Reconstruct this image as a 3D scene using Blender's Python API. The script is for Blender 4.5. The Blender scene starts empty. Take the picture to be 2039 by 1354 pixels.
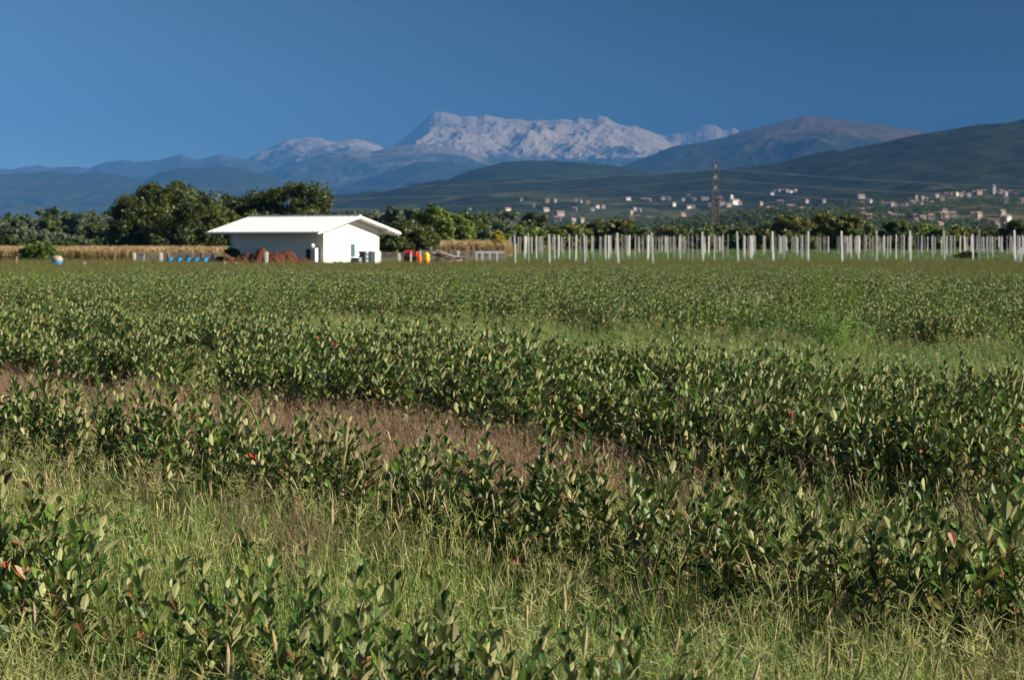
import bpy, math, random
import numpy as np
from mathutils import Vector, Matrix

rng = np.random.default_rng(7)
random.seed(7)
S = bpy.context.scene
COL = S.collection

# ------------------------------------------------------------------ camera
F, CX, HY, EYE = 4814.0, 1019.5, 477.0, 1.7      # focal length in photo pixels, centre, horizon row, eye height
cam_d = bpy.data.cameras.new('camera')
cam = bpy.data.objects.new('camera', cam_d)
COL.objects.link(cam)
cam_d.sensor_width = 36.0
cam_d.lens = 85.0
cam.location = (0, 0, EYE)
cam.rotation_euler = (math.radians(90 - 2.379), 0, 0)
cam_d.clip_start = 0.1
cam_d.clip_end = 200000
cam_d.dof.use_dof = True
cam_d.dof.focus_distance = 11.5
cam_d.dof.aperture_fstop = 9.0
S.camera = cam

# ------------------------------------------------------------------ light
SUN_EL, SUN_AZ = math.radians(27), math.radians(100)   # azimuth clockwise from the view direction (+Y)
sd = Vector((math.sin(SUN_AZ) * math.cos(SUN_EL), math.cos(SUN_AZ) * math.cos(SUN_EL), math.sin(SUN_EL)))
w = bpy.data.worlds.new("World")
S.world = w
w.use_nodes = True
nt = w.node_tree
nt.nodes.clear()
out = nt.nodes.new('ShaderNodeOutputWorld')
bg = nt.nodes.new('ShaderNodeBackground')
sky = nt.nodes.new('ShaderNodeTexSky')
sky.sky_type = 'NISHITA'
sky.sun_disc = False
sky.sun_elevation = SUN_EL
sky.sun_rotation = SUN_AZ
sky.air_density = 1.0
sky.dust_density = 0.8
sky.ozone_density = 3.0
sky.altitude = 200
tc = nt.nodes.new('ShaderNodeTexCoord')
# a very clear sky: its deep blue comes down almost to the horizon
mp = nt.nodes.new('ShaderNodeVectorMath'); mp.operation = 'MULTIPLY_ADD'
mp.inputs[1].default_value = (1, 1, 8.0)
mp.inputs[2].default_value = (0, 0, -0.10)
nrm = nt.nodes.new('ShaderNodeVectorMath'); nrm.operation = 'NORMALIZE'
nt.links.new(tc.outputs['Generated'], mp.inputs[0])
nt.links.new(mp.outputs[0], nrm.inputs[0])
nt.links.new(nrm.outputs[0], sky.inputs[0])
# polarised skylight: darkest at ninety degrees from the sun
dot = nt.nodes.new('ShaderNodeVectorMath'); dot.operation = 'DOT_PRODUCT'
dot.inputs[1].default_value = sd
nt.links.new(tc.outputs['Generated'], dot.inputs[0])
sq = nt.nodes.new('ShaderNodeMath'); sq.operation = 'POWER'; sq.inputs[1].default_value = 1.5
ab = nt.nodes.new('ShaderNodeMath'); ab.operation = 'ABSOLUTE'
nt.links.new(dot.outputs['Value'], ab.inputs[0]); nt.links.new(ab.outputs[0], sq.inputs[0])
pol = nt.nodes.new('ShaderNodeMapRange')
pol.inputs['From Min'].default_value = 0; pol.inputs['From Max'].default_value = 0.17
pol.inputs['To Min'].default_value = 0.12; pol.inputs['To Max'].default_value = 1.6
nt.links.new(sq.outputs[0], pol.inputs['Value'])
tint = nt.nodes.new('ShaderNodeVectorMath'); tint.operation = 'MULTIPLY'
tint.inputs[1].default_value = (0.62, 0.70, 0.60)
nt.links.new(sky.outputs[0], tint.inputs[0])
pm = nt.nodes.new('ShaderNodeVectorMath'); pm.operation = 'SCALE'
nt.links.new(tint.outputs[0], pm.inputs[0]); nt.links.new(pol.outputs[0], pm.inputs['Scale'])
nt.links.new(pm.outputs[0], bg.inputs['Color'])
bg.inputs['Strength'].default_value = 0.055
nt.links.new(bg.outputs[0], out.inputs['Surface'])

sun_d = bpy.data.lights.new('sun', 'SUN')
sun_d.energy = 5.0
sun_d.angle = math.radians(0.53)
sun_d.color = (1.0, 0.88, 0.70)
sun = bpy.data.objects.new('sun', sun_d)
COL.objects.link(sun)
sun.location = (60, -10, 60)
sun.rotation_euler = sd.to_track_quat('Z', 'Y').to_euler()

S.view_settings.view_transform = 'Standard'
S.view_settings.look = 'None'
S.view_settings.exposure = 1.5
S.view_settings.gamma = 1
S.render.engine = 'CYCLES'
S.cycles.use_denoising = True
S.cycles.max_bounces = 6
S.cycles.diffuse_bounces = 3
S.cycles.volume_bounces = 0

# ------------------------------------------------------------------ helpers
def tag(o, label=None, cat=None, group=None, kind=None):
    if label: o['label'] = label
    if cat: o['category'] = cat
    if group: o['group'] = group
    if kind: o['kind'] = kind
    return o

def P(px, py, d):
    """world point at depth d seen at photo pixel (px, py)"""
    return Vector(((px - CX) / F * d, d, EYE + (HY - py) / F * d))

def gx(px, d):
    return (px - CX) / F * d

def fastmesh(name, V, faces, mats=(), fattr=None, vattr=None, smooth=False):
    """V (n,3); faces: list of (array (k,m), material index)"""
    V = np.asarray(V, dtype=np.float32)
    me = bpy.data.meshes.new(name)
    faces = [(np.asarray(f, dtype=np.int32), mi) for f, mi in faces if len(f)]
    nl = sum(f.size for f, _ in faces)
    npoly = sum(len(f) for f, _ in faces)
    me.vertices.add(len(V)); me.loops.add(nl); me.polygons.add(npoly)
    me.vertices.foreach_set('co', V.ravel())
    me.loops.foreach_set('vertex_index', np.concatenate([f.ravel() for f, _ in faces]))
    tot = np.concatenate([np.full(len(f), f.shape[1], dtype=np.int32) for f, _ in faces])
    start = np.concatenate([[0], np.cumsum(tot)[:-1]]).astype(np.int32)
    me.polygons.foreach_set('loop_start', start)
    me.polygons.foreach_set('material_index', np.concatenate([np.full(len(f), mi, dtype=np.int32) for f, mi in faces]))
    me.polygons.foreach_set('use_smooth', np.full(npoly, bool(smooth)))
    for m in mats: me.materials.append(m)
    if vattr:
        for k, a in vattr.items():
            a = np.asarray(a, dtype=np.float32)
            if a.ndim == 1:
                me.attributes.new(k, 'FLOAT', 'POINT').data.foreach_set('value', a)
            else:
                me.attributes.new(k, 'FLOAT_VECTOR', 'POINT').data.foreach_set('vector', a.ravel())
    me.update(calc_edges=True)
    me.validate()
    return me

def link(name, me, parent=None, loc=None, rz=0):
    o = bpy.data.objects.new(name, me)
    COL.objects.link(o)
    if parent: o.parent = parent
    if loc is not None: o.location = loc
    if rz: o.rotation_euler = (0, 0, rz)
    return o

def thing(name, loc, label, cat, group=None, rz=0):
    o = bpy.data.objects.new(name, None)
    COL.objects.link(o)
    o.empty_display_size = 0.3
    o.location = loc
    o.rotation_euler = (0, 0, rz)
    return tag(o, label, cat, group)

class MB:
    def __init__(s): s.v = []; s.f = []; s.n = 0
    def add(s, V, Fc, mi=0):
        V = np.asarray(V, float)
        for f in Fc: s.f.append((tuple(i + s.n for i in f), mi))
        s.v.append(V); s.n += len(V)
    def box(s, c, d, rz=0, mi=0, taper=1.0, tilt=0):
        x, y, z = d[0] / 2, d[1] / 2, d[2] / 2
        V = np.array([[-x, -y, -z], [x, -y, -z], [x, y, -z], [-x, y, -z],
                      [-x * taper, -y * taper, z], [x * taper, -y * taper, z], [x * taper, y * taper, z], [-x * taper, y * taper, z]])
        if tilt:
            ct, st = math.cos(tilt), math.sin(tilt)
            V = V @ np.array([[ct, 0, -st], [0, 1, 0], [st, 0, ct]])
        cr, sr = math.cos(rz), math.sin(rz)
        V = V @ np.array([[cr, sr, 0], [-sr, cr, 0], [0, 0, 1]]) + np.array(c)
        s.add(V, [(0, 3, 2, 1), (4, 5, 6, 7), (0, 1, 5, 4), (1, 2, 6, 5), (2, 3, 7, 6), (3, 0, 4, 7)], mi)
        return s
    def tube(s, pts, r, n=6, mi=0, cap=True):
        pts = [np.array(p, float) for p in pts]
        if not hasattr(r, '__len__'): r = [r] * len(pts)
        V = []
        for i, p in enumerate(pts):
            t = pts[min(i + 1, len(pts) - 1)] - pts[max(i - 1, 0)]
            t /= (np.linalg.norm(t) + 1e-9)
            a = np.cross(t, [0, 0, 1.0]) if abs(t[2]) < 0.95 else np.cross(t, [1.0, 0, 0])
            a /= np.linalg.norm(a); b = np.cross(t, a)
            for k in range(n):
                q = 2 * math.pi * k / n
                V.append(p + r[i] * (math.cos(q) * a + math.sin(q) * b))
        fc = []
        for i in range(len(pts) - 1):
            for k in range(n):
                fc.append((i * n + k, (i + 1) * n + k, (i + 1) * n + (k + 1) % n, i * n + (k + 1) % n))
        if cap:
            fc.append(tuple(range(n)))
            fc.append(tuple((len(pts) - 1) * n + k for k in reversed(range(n))))
        s.add(V, fc, mi)
        return s
    def lathe(s, prof, c=(0, 0, 0), n=16, mi=0):
        V = []; fc = []
        for r, z in prof:
            for k in range(n):
                q = 2 * math.pi * k / n
                V.append((c[0] + r * math.cos(q), c[1] + r * math.sin(q), c[2] + z))
        for i in range(len(prof) - 1):
            for k in range(n):
                fc.append((i * n + k, i * n + (k + 1) % n, (i + 1) * n + (k + 1) % n, (i + 1) * n + k))
        fc.append(tuple(reversed(range(n))))
        fc.append(tuple((len(prof) - 1) * n + k for k in range(n)))
        s.add(V, fc, mi)
        return s
    def mesh(s, name, mats, smooth=False):
        me = bpy.data.meshes.new(name)
        V = np.concatenate(s.v)
        me.from_pydata(V.tolist(), [], [f for f, _ in s.f])
        me.polygons.foreach_set('material_index', [m for _, m in s.f])
        me.polygons.foreach_set('use_smooth', [smooth] * len(s.f))
        for m in (mats if isinstance(mats, (list, tuple)) else [mats]): me.materials.append(m)
        me.update()
        return me
    def build(s, name, mats, parent=None, loc=None, rz=0, smooth=False):
        return link(name, s.mesh(name, mats, smooth), parent, loc, rz)

# smooth value noise on numpy arrays
_tab = np.random.default_rng(3).random((512, 512))
def vnoise(x, y):
    xi = np.floor(x).astype(int); yi = np.floor(y).astype(int)
    fx = x - xi; fy = y - yi
    fx = fx * fx * fx * (fx * (fx * 6 - 15) + 10); fy = fy * fy * fy * (fy * (fy * 6 - 15) + 10)
    a = _tab[xi % 512, yi % 512]; b = _tab[(xi + 1) % 512, yi % 512]
    c = _tab[xi % 512, (yi + 1) % 512]; d = _tab[(xi + 1) % 512, (yi + 1) % 512]
    return (a * (1 - fx) + b * fx) * (1 - fy) + (c * (1 - fx) + d * fx) * fy
def fbm(x, y, o=5, g=0.5):
    t = 0; A = 1; s = 0
    for i in range(o):
        t = t + A * (vnoise(x + 17.3 * i, y + 9.1 * i) * 2 - 1); s += A; A *= g; x = x * 2.03; y = y * 2.03
    return t / s
def ridged(x, y, o=6, g=0.55):
    t = 0; A = 1; s = 0
    for i in range(o):
        t = t + A * (1 - np.abs(vnoise(x + 31.7 * i, y + 13.9 * i) * 2 - 1)); s += A; A *= g; x = x * 2.07; y = y * 2.07
    return t / s

# ------------------------------------------------------------------ materials
def newmat(name):
    m = bpy.data.materials.new(name); m.use_nodes = True
    n = m.node_tree; b = n.nodes.get('Principled BSDF')
    return m, n, b

def ramp(n, stops, fac, interp='LINEAR'):
    r = n.nodes.new('ShaderNodeValToRGB')
    r.color_ramp.interpolation = interp
    e = r.color_ramp.elements
    while len(e) > 1: e.remove(e[-1])
    e[0].position = stops[0][0]; e[0].color = (*stops[0][1], 1)
    for p, c in stops[1:]:
        q = e.new(p); q.color = (*c, 1)
    n.links.new(fac, r.inputs[0])
    return r.outputs[0]

def noise(n, scale, detail=4, rough=0.55, vec=None, obj=True):
    t = n.nodes.new('ShaderNodeTexNoise')
    t.inputs['Scale'].default_value = scale
    t.inputs['Detail'].default_value = detail
    t.inputs['Roughness'].default_value = rough
    if vec is None:
        g = n.nodes.new('ShaderNodeNewGeometry') if not obj else n.nodes.new('ShaderNodeTexCoord')
        vec = g.outputs['Position'] if not obj else g.outputs['Object']
    n.links.new(vec, t.inputs['Vector'])
    return t.outputs['Fac']

def mix(n, a, b, fac, mode='MIX'):
    x = n.nodes.new('ShaderNodeMix'); x.data_type = 'RGBA'; x.blend_type = mode
    for s, v in ((x.inputs[0], fac), (x.inputs[6], a), (x.inputs[7], b)):
        if isinstance(v, (int, float)): s.default_value = v
        elif isinstance(v, tuple): s.default_value = (*v, 1)
        else: n.links.new(v, s)
    return x.outputs[2]

def simple(name, col, rough=0.6, var=0.15, scale=3.0, metal=0, spec=0.4, bump=0.0):
    m, n, b = newmat(name)
    f = noise(n, scale, 6)
    lo = tuple(max(0, c * (1 - var)) for c in col); hi = tuple(min(1, c * (1 + var)) for c in col)
    n.links.new(ramp(n, [(0.3, lo), (0.7, hi)], f), b.inputs['Base Color'])
    b.inputs['Roughness'].default_value = rough
    b.inputs['Metallic'].default_value = metal
    b.inputs['Specular IOR Level'].default_value = spec
    if bump:
        bp = n.nodes.new('ShaderNodeBump'); bp.inputs['Strength'].default_value = bump
        n.links.new(f, bp.inputs['Height']); n.links.new(bp.outputs[0], b.inputs['Normal'])
    return m

def attr(n, name):
    a = n.nodes.new('ShaderNodeAttribute'); a.attribute_name = name
    return a.outputs['Fac']

def leafy(name, stops, back=None, rough=0.4, trans=0.25, spec=0.5, patch=None, objvar=0.25):
    """foliage: colour by the leaf's own random value, back of the leaf paler, some light through"""
    m, n, b = newmat(name)
    col = ramp(n, stops, attr(n, 'rnd'))
    oi = n.nodes.new('ShaderNodeObjectInfo')
    if patch:
        f = noise(n, patch[0], 3, obj=False)
        mr = n.nodes.new('ShaderNodeMapRange'); mr.inputs[1].default_value = 0.42; mr.inputs[2].default_value = 0.62
        n.links.new(f, mr.inputs[0])
        col = mix(n, col, mix(n, col, patch[1], 0.6), mr.outputs[0])
    if objvar:
        hv = n.nodes.new('ShaderNodeHueSaturation')
        mr = n.nodes.new('ShaderNodeMapRange'); mr.inputs[3].default_value = 1 - objvar; mr.inputs[4].default_value = 1 + objvar
        n.links.new(oi.outputs['Random'], mr.inputs[0]); n.links.new(mr.outputs[0], hv.inputs['Value'])
        n.links.new(col, hv.inputs['Color']); col = hv.outputs[0]
    top = col
    if back:
        g = n.nodes.new('ShaderNodeNewGeometry')
        bcol = mix(n, col, back, 0.8)
        col = mix(n, col, bcol, g.outputs['Backfacing'])
        rr = n.nodes.new('ShaderNodeMapRange'); rr.inputs[3].default_value = rough; rr.inputs[4].default_value = 0.75
        n.links.new(g.outputs['Backfacing'], rr.inputs[0]); n.links.new(rr.outputs[0], b.inputs['Roughness'])
    else:
        b.inputs['Roughness'].default_value = rough
    b.inputs['Specular IOR Level'].default_value = spec
    n.links.new(col, b.inputs['Base Color'])
    if trans:
        t = n.nodes.new('ShaderNodeBsdfTranslucent')
        tcol = mix(n, top, (0.16, 0.22, 0.03), 0.35)
        n.links.new(tcol, t.inputs['Color'])
        ms = n.nodes.new('ShaderNodeMixShader'); ms.inputs[0].default_value = trans
        n.links.new(b.outputs[0], ms.inputs[1]); n.links.new(t.outputs[0], ms.inputs[2])
        n.links.new(ms.outputs[0], n.nodes['Material Output'].inputs['Surface'])
    return m

M = {}
M['shrub_leaf'] = leafy('shrub_leaf', [(0, (0.015, 0.046, 0.006)), (0.5, (0.038, 0.092, 0.010)), (0.80, (0.085, 0.145, 0.016)),
                                       (0.90, (0.12, 0.115, 0.022)), (0.94, (0.16, 0.070, 0.022)), (0.975, (0.12, 0.035, 0.02)), (0.99, (0.30, 0.045, 0.022)), (1, (0.38, 0.05, 0.028))],
                        back=(0.35, 0.35, 0.175), rough=0.45, trans=0.16, spec=0.25)
M['stem'] = simple('stem', (0.085, 0.055, 0.035), 0.8)
M['berry'] = simple('berry', (0.012, 0.010, 0.016), 0.35)
M['grass'] = leafy('grass', [(0, (0.045, 0.120, 0.014)), (0.35, (0.105, 0.215, 0.030)), (0.62, (0.22, 0.29, 0.070)), (0.82, (0.40, 0.39, 0.16)), (1, (0.56, 0.49, 0.28))], rough=0.55, trans=0.3, spec=0.25, patch=(0.4, (0.17, 0.27, 0.06)))
M['grass_far'] = leafy('grass_far', [(0, (0.055, 0.090, 0.018)), (0.5, (0.11, 0.14, 0.032)), (1, (0.22, 0.20, 0.08))], rough=0.6, trans=0.3, spec=0.2, patch=(0.12, (0.15, 0.13, 0.05)))
M['foxtail'] = leafy('foxtail', [(0, (0.16, 0.20, 0.05)), (0.5, (0.38, 0.34, 0.15)), (1, (0.40, 0.29, 0.20))], rough=0.7, trans=0.3, spec=0.2)
M['purple'] = leafy('purple', [(0, (0.30, 0.28, 0.10)), (0.35, (0.34, 0.26, 0.15)), (0.65, (0.28, 0.17, 0.145)), (1, (0.17, 0.080, 0.09))], rough=0.7, trans=0.25, spec=0.2)
M['weed'] = leafy('weed', [(0, (0.060, 0.145, 0.034)), (0.6, (0.11, 0.22, 0.062)), (1, (0.22, 0.31, 0.14))], rough=0.6, trans=0.25, spec=0.3)
M['weed_bright'] = leafy('weed_bright', [(0, (0.13, 0.24, 0.03)), (1, (0.27, 0.40, 0.07))], rough=0.6, trans=0.35, spec=0.3)
M['weed_pale'] = leafy('weed_pale', [(0, (0.12, 0.18, 0.07)), (0.4, (0.36, 0.36, 0.22)), (1, (0.55, 0.52, 0.40))], rough=0.7, trans=0.3, spec=0.2)
M['dry'] = leafy('dry', [(0, (0.20, 0.19, 0.07)), (0.4, (0.30, 0.225, 0.105)), (1, (0.40, 0.285, 0.165))], rough=0.8, trans=0.2, spec=0.2)
M['tree_dark'] = leafy('tree_dark', [(0, (0.012, 0.024, 0.006)), (0.6, (0.034, 0.054, 0.010)), (1, (0.068, 0.088, 0.018))], rough=0.5, trans=0.2, spec=0.3, patch=(0.35, (0.07, 0.085, 0.015)), objvar=0.12)
M['tree_mid'] = leafy('tree_mid', [(0, (0.038, 0.070, 0.015)), (0.6, (0.068, 0.105, 0.022)), (1, (0.11, 0.14, 0.032))], rough=0.5, trans=0.25, spec=0.3, objvar=0.15)
M['tree_bright'] = leafy('tree_bright', [(0, (0.060, 0.115, 0.017)), (0.6, (0.115, 0.18, 0.030)), (1, (0.17, 0.22, 0.045))], rough=0.5, trans=0.3, spec=0.3, objvar=0.1)
M['tree_olive'] = leafy('tree_olive', [(0, (0.042, 0.074, 0.013)), (0.5, (0.082, 0.112, 0.020)), (0.8, (0.14, 0.145, 0.028)), (1, (0.18, 0.15, 0.035))], rough=0.5, trans=0.25, spec=0.3, patch=(0.6, (0.13, 0.115, 0.026)), objvar=0.1)
M['tree_grey'] = leafy('tree_grey', [(0, (0.056, 0.088, 0.044)), (0.6, (0.090, 0.124, 0.070)), (1, (0.13, 0.16, 0.095))], rough=0.6, trans=0.2, spec=0.3, objvar=0.15)  # grey-green leaves, paler and bluer: distance haze put into the colour
M['tree_yellow'] = leafy('tree_yellow', [(0, (0.20, 0.20, 0.03)), (0.6, (0.36, 0.30, 0.04)), (1, (0.42, 0.30, 0.05))], rough=0.6, trans=0.3, spec=0.3)
M['bark'] = simple('bark', (0.09, 0.075, 0.055), 0.9, 0.3, 2.0)
M['white_wall'] = simple('white_wall', (0.82, 0.81, 0.79), 0.7, 0.03, 0.6)
M['white_roof'] = simple('white_roof', (0.86, 0.86, 0.85), 0.32, 0.02, 0.5, spec=0.6)
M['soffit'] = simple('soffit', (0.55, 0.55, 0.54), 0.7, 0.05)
M['gutter'] = simple('gutter', (0.42, 0.44, 0.46), 0.4, 0.05)
M['wood'] = simple('wood', (0.22, 0.13, 0.07), 0.8, 0.3, 4.0)
M['pale_wood'] = simple('pale_wood', (0.50, 0.36, 0.26), 0.8, 0.3, 4.0)
M['grey_wood'] = simple('grey_wood', (0.17, 0.14, 0.13), 0.85, 0.35, 4.0)
M['green_glass'] = simple('green_glass', (0.05, 0.13, 0.11), 0.15, 0.1, spec=0.6)
M['green_paint'] = simple('green_paint', (0.07, 0.20, 0.17), 0.5, 0.1)
M['concrete_white'] = simple('concrete_white', (0.72, 0.70, 0.69), 0.75, 0.10, 5.0)
M['concrete'] = simple('concrete', (0.55, 0.54, 0.55), 0.8, 0.14, 5.0)
M['grey_plastic'] = simple('grey_plastic', (0.60, 0.61, 0.62), 0.5, 0.06)
M['dark_grey'] = simple('dark_grey', (0.24, 0.26, 0.29), 0.6, 0.2)
M['black'] = simple('black', (0.018, 0.018, 0.02), 0.7, 0.2)
M['blue'] = simple('blue', (0.015, 0.23, 0.62), 0.35, 0.08)
M['deep_blue'] = simple('deep_blue', (0.02, 0.13, 0.42), 0.4, 0.1)
M['cyan_blue'] = simple('cyan_blue', (0.01, 0.30, 0.66), 0.35, 0.08)
M['beige'] = simple('beige', (0.36, 0.29, 0.23), 0.7, 0.15)
M['red'] = simple('red', (0.60, 0.03, 0.03), 0.4, 0.1)
M['dark_red'] = simple('dark_red', (0.10, 0.025, 0.022), 0.6, 0.25)
M['yellow'] = simple('yellow', (0.75, 0.48, 0.02), 0.45, 0.1)
M['orange'] = simple('orange', (0.70, 0.14, 0.03), 0.45, 0.1)
M['soil'] = simple('soil', (0.085, 0.035, 0.022), 0.95, 0.4, 2.2, spec=0.1, bump=0.4)
M['wire'] = simple('wire', (0.33, 0.31, 0.29), 0.6, 0.1)
M['steel'] = simple('steel', (0.62, 0.66, 0.70), 0.45, 0.08)
M['rust'] = simple('rust', (0.125, 0.088, 0.068), 0.8, 0.25, 0.5)
M['cable'] = simple('cable', (0.20, 0.20, 0.21), 0.5, 0.1)
M['house_white'] = simple('house_white', (0.66, 0.63, 0.59), 0.8, 0.06, 0.1)
M['house_cream'] = simple('house_cream', (0.55, 0.47, 0.34), 0.8, 0.06, 0.1)
M['house_pink'] = simple('house_pink', (0.40, 0.32, 0.30), 0.8, 0.08, 0.1)
M['house_orange'] = simple('house_orange', (0.48, 0.29, 0.19), 0.8, 0.08, 0.1)
M['house_grey'] = simple('house_grey', (0.30, 0.29, 0.30), 0.8, 0.08, 0.1)
M['tile'] = simple('tile', (0.22, 0.145, 0.12), 0.85, 0.2, 0.4)
M['slate'] = simple('slate', (0.10, 0.13, 0.15), 0.7, 0.15, 0.4)

# ground
m, n, b = newmat('ground_soil')
g1 = noise(n, 0.05, 6, obj=False); g2 = noise(n, 3.0, 6, obj=False)
c1 = ramp(n, [(0.35, (0.070, 0.090, 0.024)), (0.55, (0.095, 0.100, 0.036)), (0.7, (0.12, 0.105, 0.050))], g1)
c2 = mix(n, c1, (0.045, 0.038, 0.020), ramp(n, [(0.4, (0, 0, 0)), (0.65, (0.9, 0.9, 0.9))], g2))
n.links.new(c2, b.inputs['Base Color']); b.inputs['Roughness'].default_value = 1; b.inputs['Specular IOR Level'].default_value = 0.1
M['ground'] = m

# hillside: woods and fields
def hill_mat(name, forest, field, pale, sc, lo, hi, amount=1.0):
    m, n, b = newmat(name)
    g = n.nodes.new('ShaderNodeNewGeometry')
    f1 = noise(n, sc, 5, 0.6, vec=g.outputs['Position'])
    f2 = noise(n, sc * 5, 4, 0.6, vec=g.outputs['Position'])
    f3 = noise(n, sc * 7, 7, 0.72, vec=g.outputs['Position'])
    sp = n.nodes.new('ShaderNodeSeparateXYZ'); n.links.new(g.outputs['Position'], sp.inputs[0])
    mr = n.nodes.new('ShaderNodeMapRange'); mr.inputs[1].default_value = lo; mr.inputs[2].default_value = hi
    mr.inputs[3].default_value = 0.10; mr.inputs[4].default_value = -0.10
    n.links.new(sp.outputs[2], mr.inputs[0])
    ad = n.nodes.new('ShaderNodeMath'); ad.operation = 'ADD'
    n.links.new(f1, ad.inputs[0]); n.links.new(mr.outputs[0], ad.inputs[1])
    fo = ramp(n, [(0.38, tuple(c * 0.45 for c in forest)), (0.5, forest), (0.64, tuple(c * 1.8 for c in forest))], f3)
    fi = ramp(n, [(0.35, tuple(c * 0.7 for c in field)), (0.55, field), (0.66, pale)], f2)
    col = mix(n, fo, fi, ramp(n, [(0.50, (0, 0, 0)), (0.60, (amount,) * 3)], ad.outputs[0]))
    n.links.new(col, b.inputs['Base Color']); b.inputs['Roughness'].default_value = 1; b.inputs['Specular IOR Level'].default_value = 0.05
    return m
M['hill'] = hill_mat('hill', (0.011, 0.017, 0.008), (0.040, 0.050, 0.022), (0.11, 0.09, 0.055), 0.0016, 40, 170)
M['hill2'] = hill_mat('hill2', (0.014, 0.022, 0.010), (0.030, 0.038, 0.018), (0.07, 0.06, 0.04), 0.0009, 100, 300, 0.6)

def rock_mat(name, low, high, z0, z1, sc, pale=None):
    m, n, b = newmat(name)
    g = n.nodes.new('ShaderNodeNewGeometry')
    sp = n.nodes.new('ShaderNodeSeparateXYZ'); n.links.new(g.outputs['Position'], sp.inputs[0])
    f = noise(n, sc, 7, 0.62, vec=g.outputs['Position'])
    mr = n.nodes.new('ShaderNodeMapRange'); mr.inputs[1].default_value = z0; mr.inputs[2].default_value = z1
    n.links.new(sp.outputs[2], mr.inputs[0])
    ma = n.nodes.new('ShaderNodeMath'); ma.operation = 'MULTIPLY_ADD'; ma.inputs[1].default_value = 2.2; ma.inputs[2].default_value = -1.1
    n.links.new(f, ma.inputs[0])
    ad = n.nodes.new('ShaderNodeMath'); ad.operation = 'ADD'
    n.links.new(mr.outputs[0], ad.inputs[0]); n.links.new(ma.outputs[0], ad.inputs[1])
    f2 = noise(n, sc * 6, 5, 0.6, vec=g.outputs['Position'])
    hi = ramp(n, [(0.3, tuple(c * 0.65 for c in high)), (0.6, high)], f2)
    lo = ramp(n, [(0.3, tuple(c * 0.7 for c in low)), (0.65, tuple(c * 1.25 for c in low))], f2)
    col = mix(n, lo, hi, ramp(n, [(0.40, (0, 0, 0)), (0.62, (1, 1, 1))], ad.outputs[0]))
    n.links.new(col, b.inputs['Base Color']); b.inputs['Roughness'].default_value = 1; b.inputs['Specular IOR Level'].default_value = 0.05
    return m
M['massif'] = rock_mat('massif', (0.045, 0.045, 0.040), (0.32, 0.26, 0.21), 700, 1650, 0.0009)
M['peaks'] = rock_mat('peaks', (0.045, 0.045, 0.04), (0.28, 0.235, 0.20), 750, 1600, 0.0010)
M['bald'] = rock_mat('bald', (0.015, 0.019, 0.011), (0.070, 0.052, 0.040), 560, 960, 0.0013)
M['range'] = rock_mat('range', (0.035, 0.042, 0.028), (0.16, 0.145, 0.13), 900, 1500, 0.0012)
M['front'] = rock_mat('front', (0.035, 0.042, 0.028), (0.16, 0.14, 0.125), 500, 1400, 0.0013)
M['lowrange'] = rock_mat('lowrange', (0.020, 0.028, 0.017), (0.075, 0.07, 0.058), 560, 1000, 0.0016)

# ------------------------------------------------------------------ setting: ground and mountains
gr = fastmesh('ground', [(-60000, -3000, 0), (60000, -3000, 0), (60000, 62000, 0), (-60000, 62000, 0)], [([(0, 1, 2, 3)], 0)], [M['ground']])
tag(link('ground', gr), kind='structure')

def prof(pts):
    xs, ys = zip(*pts)
    return lambda p: np.interp(p, xs, ys)

# the wooded hill on the right with villages along its foot
h1 = prof([(-2500, 452), (-300, 450), (0, 446), (300, 442), (450, 428), (560, 408), (650, 389), (760, 383), (800, 375), (870, 363), (920, 359), (1050, 356), (1180, 352), (1300, 349), (1350, 346), (1450, 332),
           (1550, 316), (1650, 296), (1750, 282), (1820, 266), (1870, 258), (1950, 246), (2039, 239), (2200, 225), (2600, 215), (4500, 230)])
H_D0, H_D1 = 1000.0, 8000.0
def hill_z(x, y):
    x = np.asarray(x, float); y = np.asarray(y, float)
    px = CX + F * x / np.maximum(y, 1)
    hc = (HY - h1(px)) / F * H_D1
    s = np.clip((y - H_D0) / (H_D1 - H_D0), 0, 1)
    z = hc * s ** 2.5
    back = np.clip((y - H_D1) / 2500, 0, 1)
    z = z * (1 - back)
    env = np.clip(s * 3, 0, 1) * (1 - 0.75 * np.clip((s - 0.8) / 0.2, 0, 1))
    z = z + env * hc * 0.16 * fbm(x / 900 + 5, y / 1500 + 2, 4) * (0.25 + s) + np.clip(s * 6, 0, 1) * (11.0 * fbm(x / 90, y / 90, 4) + 14 * fbm(x / 260 + 7, y / 420, 3))
    return z - 1.5 * (1 - np.clip(s * 20, 0, 1))

def grid(name, X, Y, Z, mat, smooth=True):
    r, c = X.shape
    V = np.stack([X, Y, Z], -1).reshape(-1, 3)
    i = np.arange(r * c).reshape(r, c)
    Fq = np.stack([i[:-1, :-1], i[:-1, 1:], i[1:, 1:], i[1:, :-1]], -1).reshape(-1, 4)
    return tag(link(name, fastmesh(name, V, [(Fq, 0)], [mat], smooth=smooth)), kind='structure')

px = np.linspace(-1500, 3500, 900)
yy = np.concatenate([np.linspace(900, 8000, 260), np.linspace(8100, 10500, 24)])
PX, YY = np.meshgrid(px, yy)
XX = (PX - CX) / F * YY
grid('wooded_hill', XX, YY, hill_z(XX, YY), M['hill'])

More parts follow.
